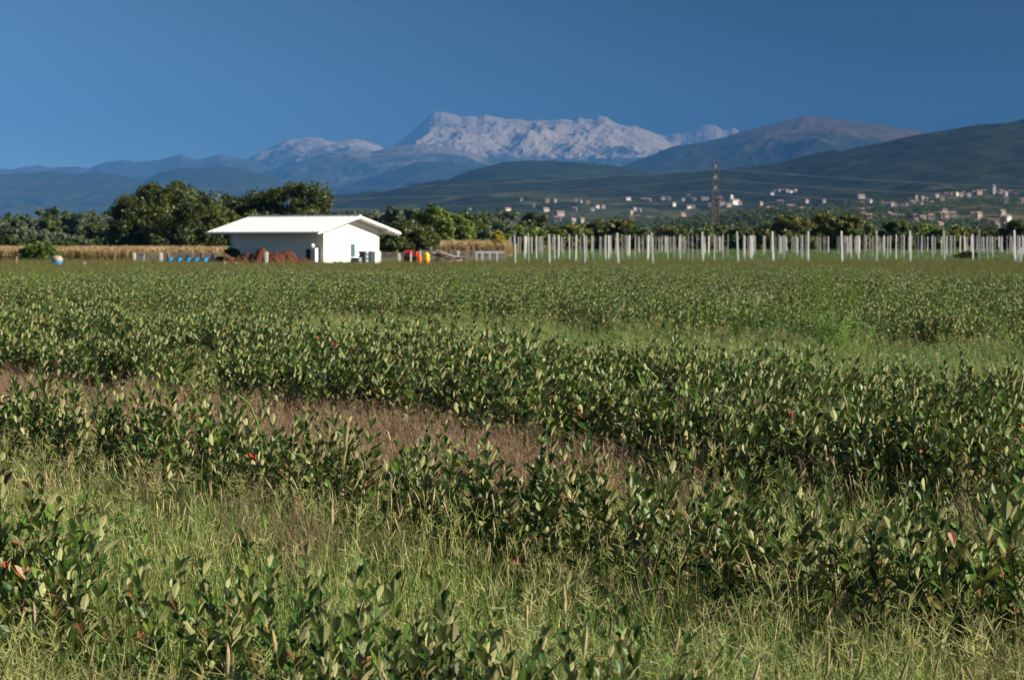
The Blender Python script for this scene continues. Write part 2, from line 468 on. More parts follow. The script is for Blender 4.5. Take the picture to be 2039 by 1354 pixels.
def ridge(name, pts, D, W, back, ybase, mat, amp, L, p=1.0, x0=None, x1=None, nc=700, nr=150, crest=0.06, aniso=2.0, seed=0, smooth=True, env_p=0.6):
    f = prof(pts)
    x0 = pts[0][0] if x0 is None else x0; x1 = pts[-1][0] if x1 is None else x1
    px = np.linspace(x0, x1, nc)
    y = np.concatenate([np.linspace(D - W, D, nr), np.linspace(D, D + back, 30)[1:]])
    PX, Y = np.meshgrid(px, y)
    X = (PX - CX) / F * Y
    fs = np.mean([f(PX + k) for k in np.linspace(-75, 75, 13)], 0)
    sw = np.clip((Y - (D - W)) / W, 0, 1) ** 5
    zc = EYE + (HY - (f(PX) * sw + fs * (1 - sw))) / F * D
    zb = EYE + (HY - ybase) / F * (D - W)
    zb = np.minimum(zb, zc)
    s = np.clip((Y - (D - W)) / W, 0, 1)
    bk = np.clip((Y - D) / back, 0, 1)
    z = zb + (zc - zb) * s ** p
    z = z - (zc - zb) * 0.8 * bk
    rn = 0.5 * ridged((X + 0.42 * Y) / L + seed, (Y - 0.3 * X) / (L * aniso) + seed * 1.7, 7) + 0.5 * ridged((X - 0.30 * Y) / (L * 0.8) + seed + 9, (Y + 0.2 * X) / (L * aniso * 1.3) + seed, 7) - 0.76
    env = (s ** env_p) * (1 - s) ** 0.7 * 1.7 + crest * 0.5
    z = z + amp * rn * env * np.clip((zc - zb) / (0.2 * zc.max()), 0, 1)
    z = np.maximum(z, -200)
    return grid(name, X, Y, z, mat, smooth)

# middle wooded hill
ridge('middle_hill', [(560, 470), (800, 430), (840, 395), (880, 366), (905, 352), (940, 339), (1000, 324), (1050, 320), (1100, 321), (1180, 325), (1250, 335), (1310, 348), (1400, 372), (1500, 420), (1700, 470)],
      10500, 2200, 1500, 440, M['hill2'], 130, 600, seed=3)
# bald mountain behind
ridge('bald_mountain', [(1080, 420), (1150, 370), (1215, 338), (1290, 312), (1340, 292), (1400, 284), (1440, 274), (1470, 264), (1510, 254), (1540, 246), (1570, 239), (1595, 233), (1610, 231), (1640, 234), (1680, 240), (1720, 246), (1780, 254), (1830, 261), (1950, 285), (2150, 330), (2600, 400)],
      20000, 6000, 3000, 400, M['bald'], 620, 1500, seed=8, crest=0.05)
# pale limestone massif
ridge('limestone_massif', [(560, 400), (640, 362), (700, 335), (740, 312), (770, 297), (790, 287), (805, 275), (820, 263), (832, 252), (845, 240), (855, 230), (866, 224), (880, 223), (892, 226), (905, 229), (918, 234), (935, 232), (950, 234), (965, 229), (978, 232), (995, 235),
      (1010, 238), (1030, 237), (1050, 242), (1075, 240), (1095, 241), (1120, 238), (1140, 241), (1152, 235), (1165, 238), (1180, 238), (1192, 232), (1204, 233), (1215, 240), (1230, 248), (1250, 253), (1262, 251), (1280, 258), (1300, 265), (1320, 276), (1340, 290), (1370, 312), (1420, 345), (1500, 390)],
      38000, 7500, 4000, 345, M['massif'], 1900, 2300, seed=12, nc=1100, nr=260, crest=0.03, aniso=1.0, env_p=0.8)
# little far peaks right of the massif
ridge('far_peaks', [(1230, 330), (1290, 290), (1310, 268), (1325, 270), (1340, 266), (1355, 268), (1375, 262), (1388, 255), (1400, 249), (1412, 248), (1425, 250), (1436, 258), (1447, 259), (1458, 254), (1466, 258), (1475, 265), (1520, 300), (1600, 350)],
      45000, 6000, 4000, 380, M['peaks'], 1200, 1800, seed=15, nc=500, crest=0.12)
# left stony peaks
ridge('stony_peaks', [(380, 400), (440, 352), (480, 328), (505, 315), (525, 303), (545, 293), (565, 284), (580, 279), (595, 277), (612, 274), (625, 275), (640, 276), (655, 282), (672, 283), (690, 279), (705, 277), (722, 280), (740, 286), (755, 291), (768, 298), (820, 330), (900, 370)],
      36000, 7000, 4000, 372, M['peaks'], 1200, 1900, seed=21, nc=600, crest=0.12)
# grey ridge in front of the massif
ridge('grey_ridge', [(380, 420), (470, 360), (520, 342), (580, 326), (620, 315), (650, 305), (690, 304), (740, 305), (770, 296), (795, 291), (830, 290), (870, 292), (910, 297), (950, 306), (1000, 317), (1050, 326), (1120, 322), (1180, 328), (1230, 330), (1300, 345), (1400, 380), (1600, 430)],
      28000, 6500, 3000, 400, M['front'], 800, 1300, seed=27, nc=700, crest=0.10)
# dark ridge below it
ridge('dark_ridge', [(420, 430), (560, 398), (640, 382), (690, 368), (740, 352), (790, 336), (830, 322), (880, 322), (930, 330), (1000, 340), (1100, 352), (1300, 392), (1500, 440)],
      22000, 5000, 3000, 430, M['lowrange'], 480, 1200, seed=31, crest=0.10)
# long far range on the left
ridge('far_range', [(-1800, 330), (-600, 322), (-300, 330), (-100, 325), (0, 336), (25, 338), (50, 333), (80, 328), (105, 333), (130, 331), (155, 331), (178, 334), (200, 325), (225, 320), (248, 318), (272, 322), (300, 320), (320, 318), (342, 312), (362, 307), (375, 312), (390, 318), (412, 314), (428, 310), (442, 308), (458, 313), (475, 315), (500, 318), (560, 335), (700, 370), (900, 420)],
      31000, 6000, 4000, 400, M['range'], 900, 1500, seed=36, nc=900, crest=0.14)
# nearer dark range on the left
ridge('near_range', [(-1800, 350), (-400, 340), (-100, 352), (0, 348), (60, 345), (110, 340), (150, 346), (200, 341), (240, 347), (290, 358), (320, 342), (350, 336), (375, 332), (400, 334), (435, 330), (470, 332), (500, 340), (540, 352), (620, 376), (760, 398), (900, 440)],
      19000, 5500, 3000, 455, M['lowrange'], 620, 1300, seed=41, nc=800, crest=0.12)

# ------------------------------------------------------------------ geometry-node scatter for what nobody could count
def scatter(name, protos, pts, rot, scl, idx, label, cat):
    pts = np.asarray(pts, np.float32)
    me = bpy.data.meshes.new(name)
    me.vertices.add(len(pts))
    me.vertices.foreach_set('co', pts.ravel())
    me.attributes.new('rot', 'FLOAT_VECTOR', 'POINT').data.foreach_set('vector', np.asarray(rot, np.float32).ravel())
    me.attributes.new('scl', 'FLOAT_VECTOR', 'POINT').data.foreach_set('vector', np.asarray(scl, np.float32).ravel())
    me.attributes.new('idx', 'INT', 'POINT').data.foreach_set('value', np.asarray(idx, np.int32))
    o = link(name, me)
    ng = bpy.data.node_groups.new(name, 'GeometryNodeTree')
    ng.interface.new_socket('Geometry', in_out='INPUT', socket_type='NodeSocketGeometry')
    ng.interface.new_socket('Geometry', in_out='OUTPUT', socket_type='NodeSocketGeometry')
    gi = ng.nodes.new('NodeGroupInput'); go = ng.nodes.new('NodeGroupOutput')
    ip = ng.nodes.new('GeometryNodeInstanceOnPoints')
    jn = ng.nodes.new('GeometryNodeJoinGeometry')
    for p in protos:
        oi = ng.nodes.new('GeometryNodeObjectInfo')
        oi.inputs['Object'].default_value = p
        oi.inputs['As Instance'].default_value = True
        ng.links.new(oi.outputs['Geometry'], jn.inputs[0])
    def na(nm, t):
        a = ng.nodes.new('GeometryNodeInputNamedAttribute'); a.data_type = t; a.inputs['Name'].default_value = nm
        return a.outputs[0]
    ng.links.new(gi.outputs[0], ip.inputs['Points'])
    ng.links.new(jn.outputs[0], ip.inputs['Instance'])
    ip.inputs['Pick Instance'].default_value = True
    ng.links.new(na('idx', 'INT'), ip.inputs['Instance Index'])
    ng.links.new(na('rot', 'FLOAT_VECTOR'), ip.inputs['Rotation'])
    ng.links.new(na('scl', 'FLOAT_VECTOR'), ip.inputs['Scale'])
    ng.links.new(ip.outputs[0], go.inputs[0])
    md = o.modifiers.new('scatter', 'NODES'); md.node_group = ng
    return tag(o, label, cat, kind='stuff')

def proto(name, me):
    return bpy.data.objects.new(name, me)

# ------------------------------------------------------------------ leaves and grass shapes
LT = np.array([0, .28, .58, .84, 1.0]); LW = np.array([0, .17, .275, .165, 0])
def leaves(p, a, nrm, length, rnd, fold=0.35, curl=0.16, wide=1.0):
    """a leaf at each point p: axis a, upper side nrm; returns verts, tri faces, quad faces, rnd"""
    N = len(p)
    a = a / np.linalg.norm(a, axis=1, keepdims=True)
    nrm = nrm - (nrm * a).sum(1, keepdims=True) * a
    nrm = nrm / (np.linalg.norm(nrm, axis=1, keepdims=True) + 1e-9)
    s = np.cross(a, nrm)
    T = []
    for t in LT: T.append((0, t, -curl * t * t))
    for t, ww in zip(LT[1:4], LW[1:4]): T.append((ww * wide, t, -curl * t * t + fold * ww))
    for t, ww in zip(LT[1:4], LW[1:4]): T.append((-ww * wide, t, -curl * t * t + fold * ww))
    T = np.array(T)
    V = p[:, None, :] + length[:, None, None] * (T[None, :, 0, None] * s[:, None, :] + T[None, :, 1, None] * a[:, None, :] + T[None, :, 2, None] * nrm[:, None, :])
    tri = np.array([(0, 5, 1), (0, 1, 8), (3, 7, 4), (10, 3, 4)])
    quad = np.array([(1, 5, 6, 2), (2, 6, 7, 3), (8, 1, 2, 9), (9, 2, 3, 10)])
    off = (np.arange(N) * 11)[:, None, None]
    return V.reshape(-1, 3), (tri[None] + off).reshape(-1, 3), (quad[None] + off).reshape(-1, 4), np.repeat(rnd, 11)

def blades(p, az, lean, length, width, rnd, bend=0.6, seg=3):
    """curved grass blades: quads strips"""
    N = len(p)
    t = np.linspace(0, 1, seg + 1)
    dirx = np.stack([np.cos(az), np.sin(az), np.zeros(N)], 1)
    side = np.stack([-np.sin(az), np.cos(az), np.zeros(N)], 1)
    ang = lean[:, None] + bend * lean[:, None] * t[None] * 2
    st = length[:, None] / seg
    dx = np.concatenate([np.zeros((N, 1)), np.cumsum(np.sin(ang[:, :-1]) * st, 1)], 1)
    dz = np.concatenate([np.zeros((N, 1)), np.cumsum(np.cos(ang[:, :-1]) * st, 1)], 1)
    c = p[:, None, :] + dx[..., None] * dirx[:, None, :] + dz[..., None] * np.array([0, 0, 1.0])
    wd = width[:, None] * (1 - 0.9 * t[None] ** 1.5) * 0.5
    L = c - wd[..., None] * side[:, None, :]; R = c + wd[..., None] * side[:, None, :]
    V = np.stack([L, R], 2).reshape(N, -1, 3)
    k = (seg + 1) * 2
    q = np.array([(2 * i, 2 * i + 1, 2 * i + 3, 2 * i + 2) for i in range(seg)])
    off = (np.arange(N) * k)[:, None, None]
    return V.reshape(-1, 3), (q[None] + off).reshape(-1, 4), np.repeat(rnd, k)

def joinV(parts):
    """parts: list of (V, [(faces)], rnd) -> merged"""
    Vs, Fs, Rs, n = [], {}, [], 0
    for V, fl, r in parts:
        for f in fl:
            Fs.setdefault(f.shape[1], []).append(f + n)
        Vs.append(V); Rs.append(r); n += len(V)
    return np.concatenate(Vs), [(np.concatenate(v), 0) for v in Fs.values()], np.concatenate(Rs)

def strands(A, B, r, rnd):
    """thin three-sided needles from points A to B"""
    N = len(A)
    d = B - A
    d = d / (np.linalg.norm(d, axis=1, keepdims=True) + 1e-9)
    h = np.where(np.abs(d[:, 2:3]) > 0.9, np.array([[1.0, 0, 0]]), np.array([[0, 0, 1.0]]))
    u = np.cross(d, h); u /= np.linalg.norm(u, axis=1, keepdims=True)
    v = np.cross(d, u)
    rr = (r if hasattr(r, '__len__') else np.full(N, r))[:, None]
    ring = [A + rr * u, A + rr * (-0.5 * u + 0.866 * v), A + rr * (-0.5 * u - 0.866 * v)]
    ring2 = [B + 0.5 * rr * u, B + 0.5 * rr * (-0.5 * u + 0.866 * v), B + 0.5 * rr * (-0.5 * u - 0.866 * v)]
    V = np.stack(ring + ring2, 1)
    q = np.array([(0, 1, 4, 3), (1, 2, 5, 4), (2, 0, 3, 5)])
    off = (np.arange(N) * 6)[:, None, None]
    return V.reshape(-1, 3), (q[None] + off).reshape(-1, 4), np.repeat(rnd, 6)

def spikes(base, axis, length, rad, rnd, n=7, rows=7):
    """bristly seed heads: lathe spindle with ragged rings"""
    parts = []
    N = len(base)
    axis = axis / np.linalg.norm(axis, axis=1, keepdims=True)
    h = np.array([[0.3, 1, 0.1]])
    u = np.cross(axis, h); u /= np.linalg.norm(u, axis=1, keepdims=True); v = np.cross(axis, u)
    t = np.linspace(0, 1, rows)
    pr = np.array([0.35, .8, 1, 1, .9, .65, 0.1])[:rows]
    ang = np.linspace(0, 2 * math.pi, n, endpoint=False)
    rad_j = rad[:, None, None] * pr[None, :, None] * (0.75 + 0.5 * rng.random((N, rows, n)))
    V = base[:, None, None, :] + (t[None, :, None, None] + 0.04 * rng.standard_normal((N, rows, n, 1))) * (length[:, None, None, None] * axis[:, None, None, :]) \
        + rad_j[..., None] * (np.cos(ang)[None, None, :, None] * u[:, None, None, :] + np.sin(ang)[None, None, :, None] * v[:, None, None, :])
    q = []
    for i in range(rows - 1):
        for k in range(n):
            q.append((i * n + k, i * n + (k + 1) % n, (i + 1) * n + (k + 1) % n, (i + 1) * n + k))
    q = np.array(q); off = (np.arange(N) * rows * n)[:, None, None]
    return V.reshape(-1, 3), (q[None] + off).reshape(-1, 4), np.repeat(rnd, rows * n)

def unit(az, el):
    return np.stack([np.cos(az) * np.cos(el), np.sin(az) * np.cos(el), np.sin(el)], -1)

def grass_tuft(seed, nb=46, rad=0.16, h=0.30, wid=0.0042, dry=0.26, heads=3):
    r = np.random.default_rng(seed)
    q = r.random(nb) ** 0.6 * rad; a = r.random(nb) * 6.283
    p = np.stack([q * np.cos(a), q * np.sin(a), np.zeros(nb)], 1)
    rnd = np.clip(r.normal(0.32, 0.24, nb) + (r.random(nb) < dry) * 0.42, 0, 1)
    parts = []
    V, qd, rr = blades(p, r.random(nb) * 6.283, np.abs(r.normal(0.34, 0.38, nb)), h * r.uniform(0.35, 1.15, nb), wid * r.uniform(0.6, 1.4, nb), rnd)
    parts.append((V, [qd], rr))
    nh = heads
    if nh:
        p0 = np.stack([r.normal(0, rad * 0.5, nh), r.normal(0, rad * 0.5, nh), np.zeros(nh)], 1)
        ax = unit(r.random(nh) * 6.283, r.uniform(1.1, 1.5, nh))
        L = h * r.uniform(1.0, 1.5, nh)
        tip = p0 + ax * L[:, None]
        V, qd, rr = strands(p0, tip, 0.0012, np.full(nh, 0.75)); parts.append((V, [qd], rr))
        m = 7
        b = np.repeat(tip, m, 0) - np.repeat(ax, m, 0) * (r.random(nh * m) * 0.09)[:, None]
        e = b + unit(r.random(nh * m) * 6.283, r.uniform(0.2, 1.2, nh * m)) * 0.06
        V, qd, rr = strands(b, e, 0.0011, r.uniform(0.7, 1, nh * m)); parts.append((V, [qd], rr))
    V, Fs, R = joinV(parts)
    return V, Fs, R

def foxtail_tuft(seed, ns=5, h=0.42):
    r = np.random.default_rng(seed)
    p0 = np.stack([r.normal(0, 0.07, ns), r.normal(0, 0.07, ns), np.zeros(ns)], 1)
    az = r.random(ns) * 6.283
    ax = unit(az, r.uniform(1.2, 1.55, ns)); L = h * r.uniform(0.65, 1.15, ns)
    mid = p0 + ax * L[:, None]
    parts = []
    V, q, rr = strands(p0, mid, 0.0014, r.uniform(0, 0.35, ns)); parts.append((V, [q], rr))
    ax2 = unit(az, r.uniform(0.95, 1.4, ns))
    V, q, rr = spikes(mid, ax2, r.uniform(0.055, 0.095, ns), r.uniform(0.0036, 0.0055, ns), r.uniform(0.35, 1, ns)); parts.append((V, [q], rr))
    nb = 14
    V, q, rr = blades(np.stack([r.normal(0, 0.06, nb), r.normal(0, 0.06, nb), np.zeros(nb)], 1), r.random(nb) * 6.283, np.abs(r.normal(0.3, 0.2, nb)), h * r.uniform(0.4, 0.85, nb), np.full(nb, 0.005), r.uniform(0, 0.5, nb)); parts.append((V, [q], rr))
    return joinV(parts)

def purple_tuft(seed, ns=9, h=0.40):
    r = np.random.default_rng(seed)
    p0 = np.stack([r.normal(0, 0.09, ns), r.normal(0, 0.09, ns), np.zeros(ns)], 1)
    ax = unit(r.random(ns) * 6.283, r.uniform(1.15, 1.5, ns)); L = h * r.uniform(0.7, 1.15, ns)
    tip = p0 + ax * L[:, None]
    parts = []
    V, q, rr = strands(p0, tip, 0.0011, r.uniform(0.0, 0.5, ns)); parts.append((V, [q], rr))
    m = 15
    tt = r.uniform(0.42, 1.0, (ns, m))
    b = (p0[:, None] + ax[:, None] * (tt * L[:, None])[..., None]).reshape(-1, 3)
    ln = (0.03 + 0.10 * (1.05 - tt)).reshape(-1)
    e = b + unit(r.random(ns * m) * 6.283, r.uniform(0.4, 1.1, ns * m)) * ln[:, None]
    V, q, rr = strands(b, e, 0.0010, r.uniform(0.3, 0.95, ns * m)); parts.append((V, [q], rr))
    nb = 16
    V, q, rr = blades(np.stack([r.normal(0, 0.08, nb), r.normal(0, 0.08, nb), np.zeros(nb)], 1), r.random(nb) * 6.283, np.abs(r.normal(0.3, 0.2, nb)), h * r.uniform(0.3, 0.7, nb), np.full(nb, 0.004), r.uniform(0, 0.4, nb)); parts.append((V, [q], rr))
    return joinV(parts)

def weed_plant(seed, h=0.35, ns=6, leaf=0.045, nl=16, spread=0.25, wide=0.7, tops=False):
    r = np.random.default_rng(seed)
    parts = []; A = []; B = []; LP = []; LA = []; LN = []; LL = []
    for i in range(ns):
        az = r.random() * 6.283; el = r.uniform(1.0, 1.5)
        d = unit(np.array([az]), np.array([el]))[0]
        b = np.array([r.normal(0, spread * 0.3), r.normal(0, spread * 0.3), 0]); L = h * r.uniform(0.6, 1.1)
        A.append(b); B.append(b + d * L)
        for k in range(nl):
            t = (k + 1) / nl
            ph = k * 2.4 + r.random()
            e1 = np.cross(d, [0, 0, 1.0]) + 1e-4; e1 /= np.linalg.norm(e1); e2 = np.cross(d, e1)
            u = math.cos(ph) * e1 + math.sin(ph) * e2
            th = r.uniform(0.6, 1.2)
            LP.append(b + d * L * (0.15 + 0.85 * t)); LA.append(math.cos(th) * d + math.sin(th) * u); LN.append(-math.cos(th) * u + math.sin(th) * d)
            LL.append(leaf * r.uniform(0.6, 1.2) * (1.1 - 0.5 * t))
    V, q, rr = strands(np.array(A), np.array(B), 0.003, np.full(ns, 0.1)); parts.append((V, [q], rr))
    LP = np.array(LP)
    V, t3, q4, rr = leaves(LP, np.array(LA), np.array(LN), np.array(LL), r.random(len(LP)), 0.2, 0.3, wide); parts.append((V, [t3, q4], rr))
    return joinV(parts)

def fm(name, data, mat):
    V, Fs, R = data
    return fastmesh(name, V, Fs, [mat], vattr={'rnd': R})

# ------------------------------------------------------------------ berry shrubs
def make_shrub(seed):
    r = np.random.default_rng(seed)
    st = MB()
    LP, LA, LN, LL, LR = [], [], [], [], []
    ns = int(r.integers(19, 27))
    for i in range(ns):
        az = r.random() * 6.283
        b = np.array([r.normal(0, 0.09), r.normal(0, 0.09), 0.0])
        H = r.uniform(0.42, 0.72) if i > 4 else r.uniform(0.66, 0.84)
        out_ = r.uniform(0.06, 0.50) if i > 4 else r.uniform(0.0, 0.28)
        H *= 1.0 - 0.35 * max(0, out_ - 0.25)
        pts = []
        wob = r.normal(0, 0.03, 3)
        for t in np.linspace(0, 1, 7):
            o_ = out_ * (t ** 0.75)
            q = b + np.array([math.cos(az) * o_, math.sin(az) * o_, H * (t ** 1.15)])
            q[:2] += wob[:2] * math.sin(t * 5 + wob[2] * 90) * t
            pts.append(q)
        st.tube(pts, list(np.linspace(0.0045, 0.0014, 7)), 4, cap=False)
        pts = np.array(pts)
        seglen = np.linalg.norm(np.diff(pts, axis=0), axis=1)
        cum = np.concatenate([[0], np.cumsum(seglen)]); tot = cum[-1]
        step = r.uniform(0.020, 0.028)
        ss = np.arange(tot * r.uniform(0.12, 0.3), tot, step)
        ph = r.random() * 6.283
        for k, s_ in enumerate(ss):
            q = np.array([np.interp(s_, cum, pts[:, c]) for c in range(3)])
            j = min(np.searchsorted(cum, s_), 6); d = pts[max(j, 1)] - pts[max(j, 1) - 1]; d /= np.linalg.norm(d)
            ph += 2.39996 + r.normal(0, 0.25)
            e1 = np.cross(d, [0.2, 0.1, 1.0]); e1 /= np.linalg.norm(e1); e2 = np.cross(d, e1)
            u = math.cos(ph) * e1 + math.sin(ph) * e2
            f = s_ / tot
            th = np.clip(r.normal(0.92 - 0.58 * f, 0.2), 0.12, 1.4)
            a = math.cos(th) * d + math.sin(th) * u
            nn = -math.cos(th) * u + math.sin(th) * d + r.normal(0, 0.12, 3)
            side = 0.0
            if r.random() < 0.5:                     # short side shoot carries the leaf away from the stem
                side = r.uniform(0.01, 0.05)
            LP.append(q + a * (0.008 + side)); LA.append(a); LN.append(nn)
            top = 1 - 0.45 * max(0, (f - 0.8) / 0.2)
            LL.append(r.uniform(0.054, 0.092) * top)
            low = 1 - q[2] / 0.6
            v = r.random() * 0.86
            if r.random() < 0.03 + 0.34 * max(0, low): v = r.uniform(0.86, 0.975)
            if r.random() < 0.0012 + 0.008 * max(0, low): v = r.uniform(0.985, 1)
            LR.append(v)
    LP = np.array(LP)
    V, t3, q4, R = leaves(LP, np.array(LA), np.array(LN), np.array(LL), np.array(LR), fold=0.24, curl=0.12, wide=1.0)
    fol = fastmesh('foliage', V, [(t3, 0), (q4, 0)], [M['shrub_leaf']], vattr={'rnd': R}, smooth=False)
    return fol, st.mesh('stems', M['stem'])

NV = 12
SHR = [make_shrub(100 + i) for i in range(NV)]

ROWC = [6.75, 12.37, 18.4, 24.5] + [37.4] + [42.8 + 6.05 * k for k in range(18)]
shr = []
for ri, c in enumerate(ROWC):
    # points along the row: depth d = c - 1.43 x
    x = -14.0
    step = 0.50 * 0.573
    while x < 14:
        x += step * rng.uniform(0.8, 1.25)
        d = c - 1.43 * x
        far = 99 + 4 * math.sin(x * 0.3) + 0.35 * x
        if d < 4.6 or d > far: continue
        if ri < 4 and rng.random() < (0.16 if ri == 0 else 0.04): continue
        nn = 1 if ri < 2 else 2
        for q in range(nn):
            if ri < 4:
                ox, od = rng.normal(0, 0.10), (rng.normal(0, 0.12) if ri < 2 else rng.normal(0, 0.55))
                sc = rng.uniform(0.80, 1.05) if ri < 2 else (rng.uniform(0.90, 1.14) if ri == 2 else rng.uniform(0.95, 1.15) * (1 - 0.12 * min(1, max(0, x / 4 + 0.3))))
            else:
                ox, od = rng.uniform(-0.9, 0.9), rng.uniform(-1.6, 1.6)
                sc = rng.uniform(0.80, 1.02) * (1 - 0.16 * min(1, max(0, (d - 55) / 35)))
            dd = d + od; xx = x + ox
            pxx = CX + F * xx / dd
            if abs(xx) > 0.2118 * dd + 1.2: continue
            if dd < 4.6: continue
            if ri == 0 and pxx > 740: continue
            if ri == 4 and (pxx > 620 or rng.random() < 0.15): continue
            shr.append((dd, xx, ri, sc))
for px_, d_, sc_ in ((800, 6.9, 0.86), (845, 7.15, 0.74), (1045, 6.75, 0.82), (1195, 6.6, 0.84), (950, 6.3, 0.66)):
    shr.append((d_, gx(px_, d_), 0, sc_))
shr.sort()
ROWNAME = ['the nearest crop row', 'the second crop row', 'the third crop row', 'the fourth crop row']
ordw = ['first', 'second', 'third', 'fourth', 'fifth', 'sixth', 'seventh', 'eighth', 'ninth', 'tenth', 'eleventh', 'twelfth', 'thirteenth', 'fourteenth', 'fifteenth', 'sixteenth', 'seventeenth', 'eighteenth', 'nineteenth', 'twentieth', 'twenty-first', 'twenty-second', 'twenty-third', 'twenty-fourth', 'twenty-fifth', 'twenty-sixth', 'twenty-seventh', 'twenty-eighth', 'twenty-ninth', 'thirtieth']
near, farS = shr[:300], shr[300:]
rank = {}
for ri in range(2):
    for k, q in enumerate(sorted([q for q in near if q[2] == ri], key=lambda q: q[1] / q[0])):
        rank[q] = k
for k, q in enumerate(near):
    dd, xx, ri, sc = q
    if q in rank and rank[q] < len(ordw):
        lab = 'glossy dark green berry shrub in %s, %s from the left' % (ROWNAME[ri], ordw[rank[q]])
    elif ri < 4:
        lab = 'knee-high berry shrub with pale leaf undersides in %s' % ROWNAME[ri]
    else:
        lab = 'low berry shrub in the dense field beyond the grass lane'
    gp = 'berry shrubs in ' + (ROWNAME[ri] if ri < 4 else 'the dense field beyond the grass lane')
    t = thing('berry_shrub', (xx, dd, -0.01), lab, 'shrub', gp, rng.random() * 6.283)
    t.scale = (sc, sc, sc * rng.uniform(0.92, 1.06))
    v = k % NV
    for nm, me in zip(('foliage', 'stems'), SHR[v]):
        link(nm, me, t)
if farS:
    pr = [proto('shrub_far', SHR[i][0]) for i in range(NV)]
    nF = len(farS); a = np.array([(q[1], q[0], 0) for q in farS])
    rot = np.zeros((nF, 3)); rot[:, 2] = rng.random(nF) * 6.283
    sc = np.array([q[3] for q in farS])
    scatter('berry_shrubs_far', pr, a, rot, np.stack([sc] * 3, 1), rng.integers(0, NV, nF), 'far part of the berry field, low green shrubs merging into one mass before the shed', 'crop')

# ------------------------------------------------------------------ grass
def sample(n, d0, d1, margin=1.5):
    """n points spread evenly over the ground in view between depths d0 and d1"""
    u = rng.random(n)
    d = np.sqrt(d0 * d0 + u * (d1 * d1 - d0 * d0))
    x = (rng.random(n) * 2 - 1) * (0.2118 * d + margin)
    return x, d
def rowdist(x, d):
    c = d + 1.43 * x
    return np.min(np.abs(c[:, None] - np.array(ROWC)[None]), 1), c

def put(name, protos, x, d, s0, s1, label, cat, tilt=0.12, z=-0.005):
    n_ = len(x)
    rot = np.stack([rng.normal(0, tilt, n_), rng.normal(0, tilt, n_), rng.random(n_) * 6.283], 1)
    s = rng.uniform(s0, s1, n_)
    return scatter(name, protos, np.stack([x, d, np.full(n_, z)], 1), rot, np.stack([s] * 3, 1), rng.integers(0, len(protos), n_), label, cat)

GP = [proto('grass_tuft', fm('grass_tuft', grass_tuft(300 + i), M['grass'])) for i in range(8)]
x, d = sample(19000, 4.2, 46)
xn, dn = sample(1500, 4.2, 8.6); cn = dn + 1.43 * xn; kn = (cn < 6.1) | (cn > 7.6); x = np.concatenate([x, xn[kn]]); d = np.concatenate([d, dn[kn]])
rd, c = rowdist(x, d)
keep = (rd > 0.75) | (rng.random(len(x)) < 0.25)
keep &= ~((c > 26.5) & (c < 41.5) & (rng.random(len(x)) < 0.3))
keep &= ~((c > 14.2) & (c < 17.3) & (rng.random(len(x)) < 0.55))
put('meadow_grass', GP, x[keep], d[keep], 0.65, 1.2, 'mixed green and straw coloured grass growing between the crop rows', 'grass')

GF = [proto('grass_far', fm('grass_far', grass_tuft(340 + i, nb=60, rad=0.35, h=0.32, wid=0.012, heads=4), M['grass_far'])) for i in range(4)]
x, d = sample(26000, 44, 176, 4)
put('field_grass', GF, x, d, 0.6, 1.1, 'rough green grass on the far part of the field', 'grass')

FP = [proto('foxtail_tuft', fm('foxtail_tuft', foxtail_tuft(400 + i), M['foxtail'])) for i in range(6)]
x, d = sample(2600, 4.2, 16)
rd, c = rowdist(x, d)
pxs = CX + F * x / d
keep = ((rd > 0.8) & (rng.random(len(x)) < 0.10)) | ((d < 7.4) & (pxs > 700) & (rng.random(len(x)) < 0.8)) | ((d < 6.6) & (rng.random(len(x)) < 0.35))
put('foxtail_grass', FP, x[keep], d[keep], 0.7, 1.15, 'bristly tan foxtail seed heads standing in the grass', 'grass')

PP = [proto('purple_tuft', fm('purple_tuft', purple_tuft(440 + i), M['purple'])) for i in range(6)]
x, d = sample(16000, 10, 26)
c = d + 1.43 * x; pxs = CX + F * x / d
inz = (c > 13.7) & (c < 17.4) & (rng.random(len(x)) < np.clip((1320 - pxs) / 350, 0.03, 1) * np.where((pxs > 90) & (pxs < 260), 0.25, 0.8))
edge = (c > 9.9) & (c < 11.3) & (rng.random(len(x)) < 0.03)
keep = inz | edge
x2, d2 = sample(60, 7, 12); c2 = d2 + 1.43 * x2; k2 = (c2 > 9.9) & (c2 < 11.4)
put('purple_grass', PP, np.concatenate([x[keep], x2[k2]]), np.concatenate([d[keep], d2[k2]]), 0.7, 1.15, 'fine purple-brown flowering grass in a strip between crop rows', 'grass')

WP = [proto('weed_small', fm('weed_small', weed_plant(480 + i, h=0.32), M['weed'])) for i in range(5)]
x, d = sample(14000, 4.6, 60)
c = d + 1.43 * x
lane = (c > 26.5) & (c < 41.5)
keep = lane & (rng.random(len(x)) < 0.85) | (rng.random(len(x)) < np.where(c < 11, 0.16, 0.06))
put('lane_weeds', WP, x[keep], d[keep], 0.6, 1.35, 'bluish green broad-leaved weeds filling the lane beyond the crop rows', 'weeds')
